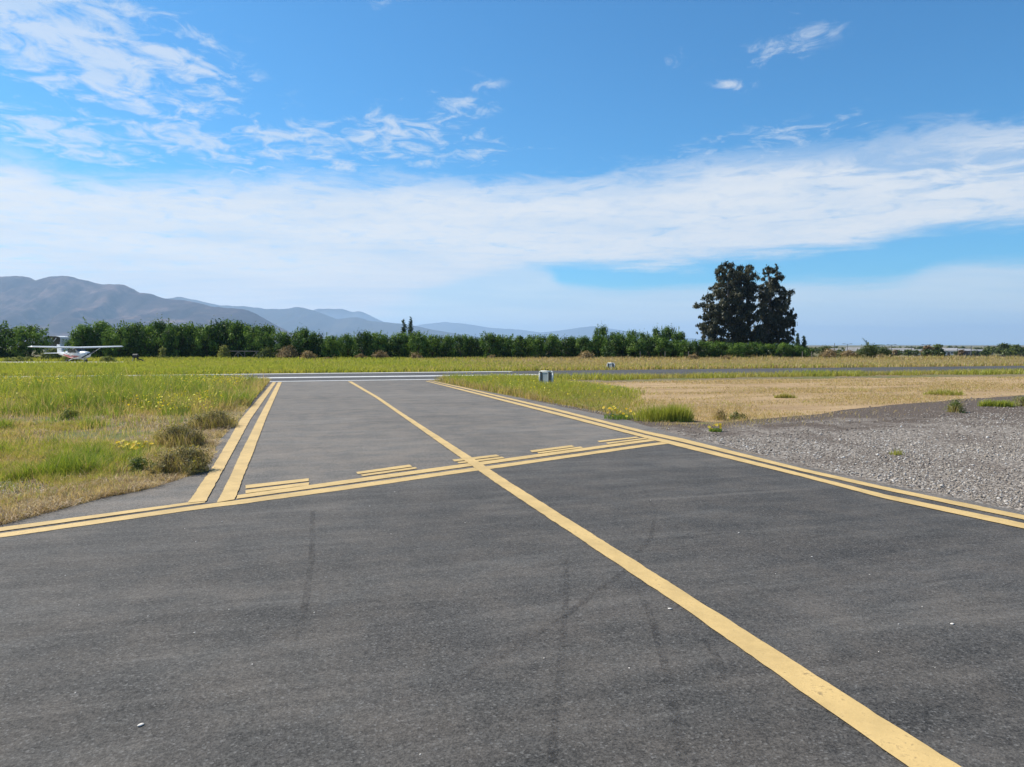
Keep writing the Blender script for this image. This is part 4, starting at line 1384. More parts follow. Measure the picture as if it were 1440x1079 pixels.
def build_right_verge():
    parts = []
    # green verge along the taxiway
    x, y, px, d = sample_view(rng, 260000, 585, 960, 14, 36)
    ok = off_paving(x, y) & (y < RW_N) & (x > 0)
    x, y, px, d = x[ok], y[ok], px[ok], d[ok]
    e = line_dist(x, y, right_edge)
    n1, n2 = VN.fbm(x, y, 1.6), VN.fbm(x + 20, y, .7)
    width = 0.9 + 3.9 * np.clip((d - 19) / 10, 0, 1) + 1.6 * (n1 - .5)
    keep = (e + rng.normal(0, .45, len(x)) < width) & (rng.random(len(x)) < np.clip(e / .35, .15, 1)) & (~in_poly(x, y, gravel_poly) | (rng.random(len(x)) < .12))
    keep &= rng.random(len(x)) < np.clip((945 - px) / 70, 0, 1)
    sgx, sgy = gp(768, 544)
    near_sign = np.clip(np.hypot(x - sgx - .3, y - sgy + 1.5) / 2.2, .45, 1)
    tall = np.clip((d - 20) / 6, 0, 1)
    h = near_sign * (.09 + .30 * tall * np.clip(1.25 - np.abs(e - 1.9) / 3.4, .3, 1)) * rng.uniform(.5, 1.2, len(x)) * (.6 + .8 * n1)
    tone = .60 + .45 * (n2 - .5) + .05 * rng.normal(0, 1, len(x))
    dry = np.clip(1.15 - (d - 17) / 9, .12, 1)
    rb = rng.random(len(x))
    tone = np.where(rb < .65 * dry, rng.uniform(.05, .4, len(x)), tone)
    tone = np.where(rb > 1 - np.clip(1 - e / .5, 0, 1) * .8, rng.uniform(.05, .3, len(x)), tone)
    q = [v[keep] for v in (x, y, h, np.maximum(.005, .00062 * d), rng.uniform(.1, .8, len(x)), tone)]
    parts.append(blades_arrays(*q, rng))
    sel = keep & (rng.random(len(x)) < .012) & (h > .2)
    flower_sets.append((x[sel], y[sel], h[sel] * 1.05))
    # green band between dry field and runway
    x, y, px, d = sample_view(rng, 150000, 690, 1620, 31, 62, 1.0)
    ok = off_paving(x, y) & (y < RW_N - .2)
    n1 = VN.fbm(x, y, 2.2)
    y_lim = np.array([gp(900, 534)[1]])[0]
    gap = RW_N - y
    ok &= (gap < 2.3 + 3.4 * (n1 - .5))
    x, y, px, d, n1 = (v[ok] for v in (x, y, px, d, n1))
    h = rng.uniform(.14, .34, len(x)) * (.6 + .9 * n1)
    tone = .47 + .5 * (n1 - .5) + .07 * rng.normal(0, 1, len(x))
    parts.append(blades_arrays(x, y, h, .0007 * d, rng.uniform(.1, .8, len(x)), tone, rng))
    blades('grass', parts, GRASS, 'green weeds lining the taxiway and runway around the white sign frame', 'grass', 'stuff')
    # straw of the mown field
    x, y, px, d = sample_view(rng, 330000, 760, 1640, 15.5, 62)
    ok = in_poly(x, y, field_poly) & (~in_poly(x, y, gravel_poly) | (rng.random(len(x)) < .3))
    gb = G((770, 566), (850, 580), (905, 590), (950, 596), (1000, 596), (1090, 587), (1180, 577), (1260, 569), (1440, 553), (2400, 520))
    ok |= in_poly(x, y, gravel_poly) & (rng.random(len(x)) < .55 * np.exp(-line_dist(x, y, gb) / .45)) & (line_dist(x, y, right_edge) > .4)
    x, y, px, d = (v[ok] for v in (x, y, px, d))
    n1, n2 = VN.fbm(x, y, 1.1), VN.fbm(x * .35 + 9, y + 4, 1.6)
    keep = rng.random(len(x)) < np.clip((n2 - .36) * 2.6, .03, .7)
    h = rng.uniform(.02, .085, len(x)) * (.5 + 1.2 * n2)
    tone = np.clip(.08 + .34 * rng.random(len(x)) ** 1.3 * (1.3 - n1), 0, 1)
    tone = np.where(rng.random(len(x)) < np.clip((n1 - .62) * 4, 0, .5), .5, tone)
    q = [v[keep] for v in (x, y, h, np.maximum(.006, .0006 * d), rng.uniform(.3, 1.3, len(x)), tone)]
    blades('dry_grass', [blades_arrays(*q, rng)], GRASS, 'short straw stubble of the dry mown field', 'dry grass', 'stuff')


build_right_verge()
build_flowers(flower_sets)


def build_far_field():
    x, y, px, d = sample_view(rng, 330000, -160, 1600, 42, 92, -0.6)
    ok = (y > RW_F + .3) & ~in_poly(x, y, pa)
    x, y, px, d = (v[ok] for v in (x, y, px, d))
    n1, n2 = VN.fbm(x, y, 5.0), VN.fbm(x * .5 + 30, y, 2.0)
    k = np.clip((px - 560) / 260, 0, 1)
    dd = np.clip((d - 50) / 20, 0, 1)
    dry = np.clip(k * (.48 + .75 * dd) + .5 * (n1 - .5), 0, .95)
    tone = np.where(rng.random(len(x)) < dry, rng.uniform(.05, .38, len(x)), .575 + .3 * (n2 - .5) + .04 * rng.normal(0, 1, len(x)))
    h = rng.uniform(.16, .36, len(x)) * (.55 + .9 * n2)
    h = np.where(d > 78, h * 1.4, h)
    z = np.array([ground_z(math.hypot(a, b)) for a, b in zip(x, y)])
    blades('grass', [blades_arrays(x, y, h, .0009 * d, rng.uniform(.1, .8, len(x)), tone, rng, z)], GRASS,
           'meadow beyond the runway turning from yellow-green to straw towards the houses', 'grass', 'stuff')
    # dry herbs at the foot of the hedge and the straw bank by the houses
    x, y, px, d = sample_view(rng, 26000, 560, 1640, 79, 86, 1.0)
    n1 = VN.fbm(x, y, 1.6)
    keep = rng.random(len(x)) < np.clip((n1 - .35) * 3, .1, 1)
    h = rng.uniform(.2, .75, len(x)) * n1 * 1.5 * (.65 + .35 * (px > 900))
    q = [v[keep] for v in (x, y, h, .0011 * d, rng.uniform(.1, .7, len(x)), rng.uniform(.05, .5, len(x)))]
    blades('dry_grass', [blades_arrays(*q, rng)], GRASS, 'tall dry herbs fringing the foot of the far hedge', 'dry grass', 'stuff')


build_far_field()

ICO_T = (1 + 5 ** .5) / 2
ICO_V = np.array([(-1, ICO_T, 0), (1, ICO_T, 0), (-1, -ICO_T, 0), (1, -ICO_T, 0), (0, -1, ICO_T), (0, 1, ICO_T), (0, -1, -ICO_T), (0, 1, -ICO_T), (ICO_T, 0, -1), (ICO_T, 0, 1), (-ICO_T, 0, -1), (-ICO_T, 0, 1)]) / 1.9
ICO_F = np.array([(0, 11, 5), (0, 5, 1), (0, 1, 7), (0, 7, 10), (0, 10, 11), (1, 5, 9), (5, 11, 4), (11, 10, 2), (10, 7, 6), (7, 1, 8), (3, 9, 4), (3, 4, 2), (3, 2, 6), (3, 6, 8), (3, 8, 9), (4, 9, 5), (2, 4, 11), (6, 2, 10), (8, 6, 7), (9, 8, 1)])


def stones(name, x, y, s, tone, mat, label):
    n = len(x)
    V = ICO_V[None] * (1 + rng.normal(0, .22, (n, 12, 1)))
    V = V * np.stack([rng.uniform(.7, 1.3, n), rng.uniform(.6, 1.1, n), rng.uniform(.4, .8, n)], 1)[:, None, :] * s[:, None, None]
    a = rng.uniform(0, 6.28, n)[:, None]
    X = V[..., 0] * np.cos(a) - V[..., 1] * np.sin(a)
    Y = V[..., 0] * np.sin(a) + V[..., 1] * np.cos(a)
    V = np.stack([X + x[:, None], Y + y[:, None], V[..., 2] + (s * .28)[:, None]], -1)
    T = (np.arange(n)[:, None, None] * 12 + ICO_F[None]).reshape(-1, 3)
    o = mesh_np(name, V.reshape(-1, 3), None, T, mat, None, {'tone': np.repeat(tone, 12)})
    tag(o, label, 'gravel', kind='stuff')


def stone_mat():
    m, t, out = new_mat('gravel_stones')
    at_ = N(t, 'ShaderNodeAttribute', {'attribute_name': 'tone'})
    c = RAMP(t, at_.outputs['Fac'], [(0, (.10, .085, .075)), (.5, (.29, .25, .205)), (1, (.58, .56, .53))])
    principled(t, out, Base_Color=c, Roughness=.9, Specular_IOR_Level=.25)
    return m


STONE = stone_mat()
x, y, px, d = sample_view(rng, 150000, 780, 1640, 6.5, 26)
ok = in_poly(x, y, gravel_poly) & (line_dist(x, y, right_edge) > .12)
n1 = VN.fbm(x, y, 1.3)
back = line_dist(x, y, G((940, 596), (1000, 596), (1090, 587), (1260, 569), (1440, 553), (2400, 520)))
dens = np.clip(back / 3.5, .12, 1) * np.clip((n1 - .22) * 3, .25, 1)
ok &= rng.random(len(x)) < dens
x, y, d, back = x[ok], y[ok], d[ok], back[ok]
stones('gravel', x, y, np.clip(rng.lognormal(math.log(.0068), .45, len(x)), .003, .022) * (1 + .02 * d), np.clip(rng.normal(.47, .23, len(x)) - .20 * (back < 2.5), 0, 1), STONE, 'loose pale and brown stones of the gravel shoulder')
# stony patch in the grass corner, at the border of the view
x, y, px, d = sample_view(rng, 9000, -200, 80, 7.4, 10)
ok = in_poly(x, y, G((-200, 676), (-20, 681), (40, 678), (75, 686), (60, 697), (0, 706), (-200, 730)))
x, y = x[ok], y[ok]
stones('gravel', x, y, np.clip(rng.lognormal(math.log(.010), .5, len(x)), .005, .03), np.clip(rng.normal(.55, .25, len(x)), 0, 1), STONE, 'grey stones spilled beside the dry grass at the apron corner')

# white pebbles lying on the asphalt
def pebble(px, py, s, label, k):
    bm = bmesh.new()
    bmesh.ops.create_icosphere(bm, subdivisions=2, radius=1.0)
    pr = np.random.default_rng(900 + k)
    j = pr.normal(0, 1, 3)
    for v in bm.verts:
        f = 1 + .18 * math.sin(3 * v.co.x + j[0]) * math.cos(2.5 * v.co.y + j[1]) + .1 * math.sin(4 * v.co.z + j[2])
        v.co = Vector((v.co.x * f * s, v.co.y * f * s * pr.uniform(.69, .7), v.co.z * f * s * .32))
    o = obj_bm('pebble', bm, PEBBLE, None, True)
    x, y = gp(px, py)
    o.location = (x, y, .0085 + s * .22)
    o.rotation_euler = (0, 0, pr.uniform(0, 6.28))
    tag(o, label, 'pebble', 'white pebbles on the apron')


PEBBLE = plain('pale_stone', (.62, .58, .52), .8, .15, 40)
pebble(198, 1023, .015, 'largest white pebble on the dark asphalt, nearest the viewer away from the centre line', 0)
pebble(942, 858.6, .014, 'white pebble lying close beside the wide centre line', 1)
pebble(1339, 880, .014, 'bright oval pebble farthest from the centre line on the gravel side', 2)
for k, (px, py) in enumerate(((106, 977), (111, 853), (92, 811), (322, 859), (442, 863.5), (208, 868.6), (273.6, 892), (355, 936.6), (312, 735), (260, 744.7), (275.5, 763), (458.6, 813.5), (555, 693), (520, 713),
                              (550, 752.5), (654, 736.6), (915, 705), (885, 942), (765, 928), (591, 1064), (1141.7, 784.7), (1090.7, 808.7), (1223, 810), (1297, 855), (1264, 880), (1235.7, 919), (1315, 941), (1039, 751))):
    near_hold = py < 765
    side = 'the gravel side' if px > 700 + (py - 680) * 1.55 else 'the grassy side'
    pebble(px, py, (.0055 if py > 800 else .0075) * rnd.uniform(.8, 1.25), f'tiny white pebble on dark asphalt, {side} of centre line, ' + ('near the hold line' if near_hold else 'far from hold line'), 3 + k)
# small dark clods


# ------------------------------------------------------------------ airplane
WHITE_PAINT = plain('white_gloss', (.78, .78, .76), .3, .05, 2, 0, .5)
RED_PAINT = plain('red_gloss', (.45, .10, .07), .35, .1, 3, 0, .5)
GLASS = plain('dark_glass', (.03, .04, .045), .08, .1, 2, 0, .6)
RUBBER = plain('rubber', (.02, .02, .02), .8, .2, 20)
METAL = plain('grey_metal', (.35, .36, .37), .45, .15, 6, .6)
DARK = plain('dark_metal', (.05, .05, .05), .6, .2, 6, .3)


def airplane():
    x, y = at(110.5, 71.5)
    th = math.radians(62)
    view = Vector((x, y, 0)).normalized()
    side = Vector((view.y, -view.x, 0))
    nose = side * math.cos(th) - view * math.sin(th)
    root = empty('airplane', (x, y, 0.012), math.atan2(nose.y, nose.x))
    root.scale = (.89, .89, .89)
    # local: +X nose, +Y port wing
    WZ = 1.60

    def sec(px, w, zb, zt, n=14, k=2.6):
        zc, hh = (zb + zt) / 2, (zt - zb) / 2
        out = []
        for i in range(n):
            a = 2 * math.pi * i / n
            c, s = math.cos(a), math.sin(a)
            out.append((px, math.copysign(abs(c) ** (2 / k), c) * w / 2, zc + math.copysign(abs(s) ** (2 / k), s) * hh))
        return out
    bm = bmesh.new()
    add_loft(bm, [sec(1.95, .42, .72, 1.12), sec(1.75, .78, .60, 1.22), sec(1.0, .98, .46, 1.27), sec(.72, 1.02, .42, 1.30), sec(.25, 1.04, .40, 1.56), sec(-.6, 1.04, .40, 1.57), sec(-1.2, .9, .50, 1.42), sec(-2.2, .56, .66, 1.22), sec(-3.6, .22, .84, 1.08), sec(-4.0, .08, .9, 1.05)])
    obj_bm('fuselage', bm, WHITE_PAINT, root, True)

    def foil(y_, chord, xq, z, t=.13):
        pts = [(0.0, 0.0), (.05, .5), (.2, .95), (.4, 1.0), (.7, .6), (1.0, .05), (.7, -.15), (.3, -.3), (.05, -.25)]
        return [(xq + chord * (.3 - u), y_, z + v * t * chord * .75) for u, v in pts]
    bm = bmesh.new()
    add_loft(bm, [foil(-4.85, .85, .1, WZ + .14, .08), foil(-4.7, 1.1, .12, WZ + .13), foil(-2.4, 1.42, .15, WZ + .06), foil(0, 1.45, .15, WZ), foil(2.4, 1.42, .15, WZ + .06), foil(4.7, 1.1, .12, WZ + .13), foil(4.85, .85, .1, WZ + .14, .08)])
    obj_bm('wing', bm, WHITE_PAINT, root, True)
    for s in (-1, 1):
        bm = bmesh.new()
        add_tube(bm, (.2, s * .5, .5), (.25, s * 2.3, WZ + .04), .035, .03)
        obj_bm('wing_strut', bm, WHITE_PAINT, root)
    bm = bmesh.new()
    vf = [(-4.15, .98), (-3.15, 1.08), (-3.62, 1.95), (-4.22, 2.0)]
    add_loft(bm, [[(p[0], -.05, p[1]) for p in vf], [(p[0], .05, p[1]) for p in vf]])
    obj_bm('tail_fin', bm, WHITE_PAINT, root)
    bm = bmesh.new()
    add_loft(bm, [foil(-1.5, .6, -3.8, 1.02, .1), foil(0, .9, -3.7, 1.02, .1), foil(1.5, .6, -3.8, 1.02, .1)])
    obj_bm('tailplane', bm, WHITE_PAINT, root)
    bm = bmesh.new()
    add_loft(bm, [[(.80, -.46, 1.24), (.80, .46, 1.24), (.32, .47, 1.56), (.32, -.47, 1.56)], [(.90, -.44, 1.25), (.90, .44, 1.25), (.42, .45, 1.57), (.42, -.45, 1.57)]])
    obj_bm('windshield', bm, GLASS, root)
    for s in (-1, 1):
        bm = bmesh.new()
        pr = [(.55, 1.12), (.2, 1.47), (-.75, 1.47), (-1.15, 1.2), (-1.1, 1.1)]
        add_loft(bm, [[(a, s * .50, b) for a, b in pr], [(a, s * .545, b) for a, b in pr]])
        obj_bm('side_window', bm, GLASS, root)
        bm = bmesh.new()
        pr = [(1.2, .74), (.2, .80), (-1.5, .86), (-3.3, 1.0), (-3.3, .93), (-1.6, .68), (-.6, .54), (.2, .56)]
        wy = lambda a: .545 if a > -.9 else max(.10, .545 - (-.9 - a) * .215)
        add_loft(bm, [[(a, s * (wy(a) - .06), b) for a, b in pr], [(a, s * wy(a), b) for a, b in pr]])
        obj_bm('side_stripe', bm, RED_PAINT, root)
    bm = bmesh.new()
    add_tube(bm, (1.93, 0, .95), (2.12, 0, .95), .13, .03, 10)
    prp = obj_bm('propeller', bm, DARK, root)
    for s in (-1, 1):
        bm = bmesh.new()
        add_box(bm, (2.0, s * .42 * math.sin(1.1), .95 + s * .42 * math.cos(1.1)), (.03, .12, .8), Matrix.Rotation(-1.1, 3, 'X'), .012)
        obj_bm('blade', bm, DARK, prp)

    def wheel(wx, wy, r):
        b = bmesh.new()
        prof = [(r * .45, -.07), (r * .85, -.075), (r, -.04), (r, .04), (r * .85, .075), (r * .45, .07)]
        secs = []
        for i in range(18):
            a = 2 * math.pi * i / 18
            secs.append([(wx + q * math.cos(a), wy + v, r + q * math.sin(a)) for q, v in prof])
        secs.append(secs[0])
        add_loft(b, secs, cap=False)
        w = obj_bm('wheel', b, RUBBER, root, True)
        b = bmesh.new()
        add_tube(b, (wx, wy - .06, r), (wx, wy + .06, r), r * .46, r * .46, 12)
        obj_bm('rim', b, METAL, w)
    for s in (-1, 1):
        wheel(-.35, s * 1.02, .2)
        bm = bmesh.new()
        add_tube(bm, (-.35, s * .4, .48), (-.35, s * .95, .22), .05, .03)
        obj_bm('gear_leg', bm, WHITE_PAINT, root)
    wheel(1.35, 0, .17)
    bm = bmesh.new()
    add_tube(bm, (1.35, 0, .6), (1.35, 0, .2), .05, .04)
    add_box(bm, (1.35, 0, .36), (.08, .2, .05))
    obj_bm('nose_leg', bm, METAL, root)
    tag(root, 'small white high-wing propeller airplane with red side stripe parked before the hedge', 'airplane')


airplane()


# ------------------------------------------------------------------ sign frames
FRAME_WHITE = plain('white_frame', (.60, .62, .60), .5, .08, 5)
PANEL_GREY = plain('grey_panel', (.42, .46, .47), .5, .12, 3)
POST_DARK = plain('dark_post', (.045, .05, .052), .6, .2, 5)


def rounded_frame(bm, w, z0, z1, r, t, y):
    """tube frame standing in the XZ plane, open at the bottom"""
    pts = [(-w / 2, z0)]
    for k in range(5):
        a = math.pi - k * math.pi / 8
        pts.append((-w / 2 + r + r * math.cos(a), z1 - r + r * math.sin(a)))
    for k in range(5):
        a = math.pi / 2 - k * math.pi / 8
        pts.append((w / 2 - r + r * math.cos(a), z1 - r + r * math.sin(a)))
    pts.append((w / 2, z0))
    for a, b in zip(pts, pts[1:]):
        add_tube(bm, (a[0], y, a[1]), (b[0], y, b[1]), t, t, 8)


def runway_sign(px, py, w, h, label, rz, gap=.03):
    x, y = gp(px, py)
    root = empty('sign_frame', (x, y, 0), rz)
    bm = bmesh.new()
    rounded_frame(bm, w, 0, h, .07, .03, 0)
    obj_bm('frame', bm, FRAME_WHITE, root, True)
    bm = bmesh.new()
    add_box(bm, (0, .0, h * .56), (w - .05, .012, h * .74))
    obj_bm('back_panel', bm, PANEL_GREY, root)
    bm = bmesh.new()
    add_box(bm, (0, -.05, h * .53), (w * .46, .03, h * .80), None, .008)
    pn = obj_bm('panel', bm, PANEL_GREY, root)
    bm = bmesh.new()
    for c, s in (((0, -.068, h * .935), (w * .46, .02, .03)), ((0, -.068, h * .135), (w * .46, .02, .05)), ((w * .215, -.068, h * .535), (.03, .02, h * .75))):
        add_box(bm, c, s)
    obj_bm('panel_border', bm, FRAME_WHITE, pn)
    for s in (-1, 1):
        bm = bmesh.new()
        add_box(bm, (s * w * .285, -.045, h * .47), (.085, .06, h * .95), None, .006)
        obj_bm('post', bm, POST_DARK, root)
    tag(root, label, 'sign', 'white sign frames by the runway')
    return root


runway_sign(768, 544.5, .65, .65, 'larger white-framed grey sign seen from behind in the weeds at the taxiway verge', -YAW - R(36))
runway_sign(859, 520, .56, .46, 'smaller distant white sign frame in the grass beyond the runway', -YAW - R(34))


# ------------------------------------------------------------------ field equipment, gate
def pump():
    x, y = at(191, 69)
    root = empty('water_pump', (x, y, 0), -YAW)
    bm = bmesh.new()
    add_tube(bm, (-.22, 0, .72), (.22, 0, .72), .19, .19, 14)
    add_tube(bm, (.22, 0, .72), (.30, 0, .72), .12, .10, 12)
    obj_bm('casing', bm, DARK, root, False)
    for i, (sx, sy) in enumerate(((-1, -1), (1, -1), (-1, 1), (1, 1))):
        bm = bmesh.new()
        add_tube(bm, (sx * .15, sy * .1, .6), (sx * .30, sy * .2, 0), .035, .035, 6)
        obj_bm('leg', bm, POST_DARK if i else METAL, root)
    bm = bmesh.new()
    add_tube(bm, (.1, 0, .5), (.55, .05, .34), .05, .05, 8)
    add_tube(bm, (.55, .05, .34), (.8, .05, .2), .05, .05, 8)
    obj_bm('outlet_pipe', bm, DARK, root)
    tag(root, 'small dark machine on thin legs standing in the grass before the tall hedge', 'machine')


pump()
GATE_WOOD = plain('weathered_wood', (.20, .175, .15), .9, .3, 3)


def gate():
    d = 83.0
    x, y = at(343, d)
    root = empty('wooden_gate', (x, y, 0), -YAW)
    s = d / FPX
    X = lambda px: (px - 343) * s
    Z = lambda py: max(0.0, hz(py, d))
    for nm, lst in (('rail', [((320, 494), (364, 494.2))]), ('post', [((335, 494), (335, 510)), ((361.5, 493.5), (361.5, 510)), ((321, 494), (321, 510))]),
                    ('brace', [((334.5, 495), (325, 509)), ((335.5, 495), (344, 504)), ((361, 495), (351, 508)), ((344, 504), (344.5, 494.5))])):
        for k, (a, b) in enumerate(lst):
            bm = bmesh.new()
            add_tube(bm, (X(a[0]), .04 if nm == 'brace' else 0, Z(a[1])), (X(b[0]), .04 if nm == 'brace' else 0, Z(b[1])), .05 if nm != 'brace' else .035, None, 6)
            obj_bm(nm, bm, GATE_WOOD, root)
    tag(root, 'grey weathered wooden gate with diagonal braces in front of the dark hedge', 'gate')


gate()
# low posts along the low hedge
for k, px in enumerate((900, 935, 968, 1128, 1141)):
    x, y = at(px, 82.0)
    bm = bmesh.new()
    add_tube(bm, (0, 0, -.05), (.02, 0, 1.0), .05, .04, 7)
    add_box(bm, (.02, 0, 1.0), (.11, .11, .03), None, .008)
    o = obj_bm('fence_post', bm, GATE_WOOD)
    o.location = (x, y, 0)
    tag(o, f'short grey wooden post at the low hedge, {ORD[k]} counting from the hay-like mound', 'fence post', 'posts along the low hedge')


# ------------------------------------------------------------------ greenhouses
def greenhouse(px0, px1, top, bot, depth, label):
    s = depth / FPX
    cx = (px0 + px1) / 2
    x, y = at(cx, depth)
    root = empty('greenhouse', (x, y, 0), -YAW)
    w = (px1 - px0) * s
    zt, zb = hz(top, depth), hz(bot, depth)
    L = 14.0
    bm = bmesh.new()
    prof = []
    for k in range(9):
        a = math.pi * k / 8
        prof.append((-w / 2 * math.cos(a), (zt - zb) * (.75 + .25 * math.sin(a)) + zb))
    prof = [(-w / 2, zb)] + prof + [(w / 2, zb)]
    out = [(a * 1.0, b) for a, b in prof]
    inn = [(a * .96, b - .06) for a, b in prof]
    ring = out + inn[::-1]
    add_loft(bm, [[(p[0], 0, p[1]) for p in ring], [(p[0], L, p[1]) for p in ring]])
    obj_bm('roof', bm, FILM, root)
    for sx in (-1, 1):
        bm = bmesh.new()
        add_box(bm, (sx * (w / 2 - .1), L / 2, zb / 2), (.06, L, zb - .01))
        obj_bm('side_wall', bm, FILM, root)
    for sx in (-.25, .05, .3):
        bm = bmesh.new()
        add_tube(bm, (sx * w, -.1, zt - .35), (sx * w + (.6 if sx < 0 else -.6), -.1, zb), .07, None, 6)
        obj_bm('strut', bm, FRAME_WHITE, root)
    bm = bmesh.new()
    add_box(bm, (0, L - .1, zb / 2 + .4), (w * .9, .05, zb + .7))
    obj_bm('end_wall', bm, FILM_DIM, root)
    tag(root, label, 'greenhouse', 'greenhouses behind the airplane')


FILM = plain('greenhouse_film', (.62, .64, .64), .5, .12, .6)
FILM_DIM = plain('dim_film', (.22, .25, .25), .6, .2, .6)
greenhouse(62, 86, 472.5, 481, 125, 'white greenhouse over the airplane tail, the one beside the dark round tree')
greenhouse(87, 112, 472.5, 482, 128, 'white greenhouse over the airplane cabin, next to the tall hedge')


# ------------------------------------------------------------------ far houses, poles, palm, trees
def gz_at(x, y):
    return ground_z(math.hypot(x, y))


WALLS = {'white': plain('white_render', (.68, .67, .63), .9, .1, .3), 'cream': plain('cream_render', (.58, .50, .38), .9, .12, .3), 'grey': plain('grey_render', (.38, .37, .36), .9, .12, .3), 'dark': plain('dark_brown_wall', (.12, .095, .08), .9, .2, .3)}
ROOFS = {'grey': plain('grey_roof', (.27, .27, .28), .8, .15, .8), 'pale': plain('pale_roof', (.24, .235, .23), .6, .1, .5), 'brown': plain('brown_roof', (.17, .12, .10), .9, .2, .8)}
PANE = plain('window_pane', (.03, .035, .04), .1, .1, 1, 0, .6)


def house(px, wpx, wall_top, roof_top, depth, wall, roof, label, base=503, rz=0.0):
    s = depth / FPX
    x, y = at(px, depth)
    z0 = gz_at(x, y)
    root = empty('house', (x, y, z0), -YAW + rz)
    w = wpx * s
    hw = max(1.9, hz(wall_top, depth) - z0)
    hr = max(.4, hz(roof_top, depth) - z0 - hw)
    dp = 7.0
    bm = bmesh.new()
    add_loft(bm, [[(-w / 2, 0, -.3), (w / 2, 0, -.3), (w / 2, dp, -.3), (-w / 2, dp, -.3)], [(-w / 2, 0, hw), (w / 2, 0, hw), (w / 2, dp, hw), (-w / 2, dp, hw)]])
    obj_bm('wall', bm, WALLS[wall], root)
    bm = bmesh.new()
    e = .4
    add_loft(bm, [[(-w / 2 - e, -e, hw + .02), (-w / 2 - e, dp + e, hw + .02), (-w / 2 - e, dp / 2 + .05, hw + hr), (-w / 2 - e, dp / 2 - .05, hw + hr)], [(w / 2 + e, -e, hw + .02), (w / 2 + e, dp + e, hw + .02), (w / 2 + e, dp / 2 + .05, hw + hr), (w / 2 + e, dp / 2 - .05, hw + hr)]])
    obj_bm('roof', bm, ROOFS[roof], root)
    for k, fx_ in enumerate((-.22, .26)):
        bm = bmesh.new()
        add_box(bm, (fx_ * w, -.03, hw * .55), (min(1.2, w * .18), .1, hw * .36))
        wd = obj_bm('window', bm, FRAME_WHITE, root)
        bm = bmesh.new()
        add_box(bm, (fx_ * w, -.09, hw * .55), (min(1.2, w * .18) - .12, .04, hw * .36 - .12))
        obj_bm('pane', bm, PANE, wd)
    bm = bmesh.new()
    add_box(bm, (.03 * w, -.03, hw * .36), (.9, .08, hw * .72))
    obj_bm('door', bm, WALLS['dark'], root)
    tag(root, label, 'house', 'houses beyond the field')


house(1333, 18, 493.5, 489.5, 300, 'white', 'grey', 'white-walled house with a grey roof, brightest one beyond the field', rz=R(-34))
house(1358, 20, 494.5, 490.5, 310, 'dark', 'grey', 'dark low house with grey roof next to the white-walled one', rz=R(-6))
house(1381, 18, 496, 491.5, 330, 'dark', 'pale', 'brown house with a pale roof on the far-tree side of the lamp post', rz=R(5))
house(1297, 22, 496, 491.5, 340, 'cream', 'pale', 'cream house with pale roof half hidden by the brown trees', rz=R(-30))
house(1270, 24, 494.5, 489.5, 380, 'cream', 'pale', 'cream house between the round dark bush and the brown trees', rz=R(-28))
house(1250, 16, 494.5, 489.5, 400, 'white', 'pale', 'pale house peeping out beside the round dark bush', rz=R(-33))
house(1200, 20, 493.5, 488.5, 380, 'white', 'pale', 'pale-roofed house just on the hedge side of the palm', rz=R(-30))
house(1176, 16, 494, 490, 400, 'grey', 'pale', 'grey house with pale roof behind the dry thicket', rz=R(-5))


def light_pole(px, top, depth, arm, label):
    x, y = at(px, depth)
    z0 = gz_at(x, y)
    root = empty('lamp_post', (x, y, z0), -YAW)
    h = hz(top, depth) - z0
    bm = bmesh.new()
    add_tube(bm, (0, 0, -.2), (0, 0, h), .16, .10, 8)
    obj_bm('pole', bm, DARK_POLE, root)
    bm = bmesh.new()
    for s in arm:
        add_tube(bm, (0, 0, h - .1), (s * 1.3, 0, h + .1), .07, .06, 6)
        add_box(bm, (s * 1.5, 0, h + .08), (.8, .4, .18), None, .03)
    obj_bm('lamp_head', bm, DARK_POLE, root)
    tag(root, label, 'lamp post', 'lamp posts among the houses')


DARK_POLE = plain('pole_grey', (.13, .13, .14), .6, .15, 2)
for px, top, arm, lab in ((1173, 482.5, (), 'plain thin post nearest the hedge end'), (1191, 484, (-1, 1), 'second post from the hedge end, near the pale-roofed house'), (1253, 485, (-1, 1), 'double-armed post next to the round dark bush'),
                          (1281, 488, (), 'short plain post between bush and brown trees'), (1302, 485, (-1, 1), 'double-armed post over the brown trees'), (1324, 485.5, (-1,), 'single-armed post over the white-walled house'),
                          (1365, 486.5, (), 'plain post standing before the brown house'), (1383, 487, (1,), 'single-armed post beyond the brown house'), (1395, 487.5, (-1, 1), 'double-armed post nearest the far belt of trees')):
    light_pole(px, top, 300 if px != 1365 else 240, arm, lab)


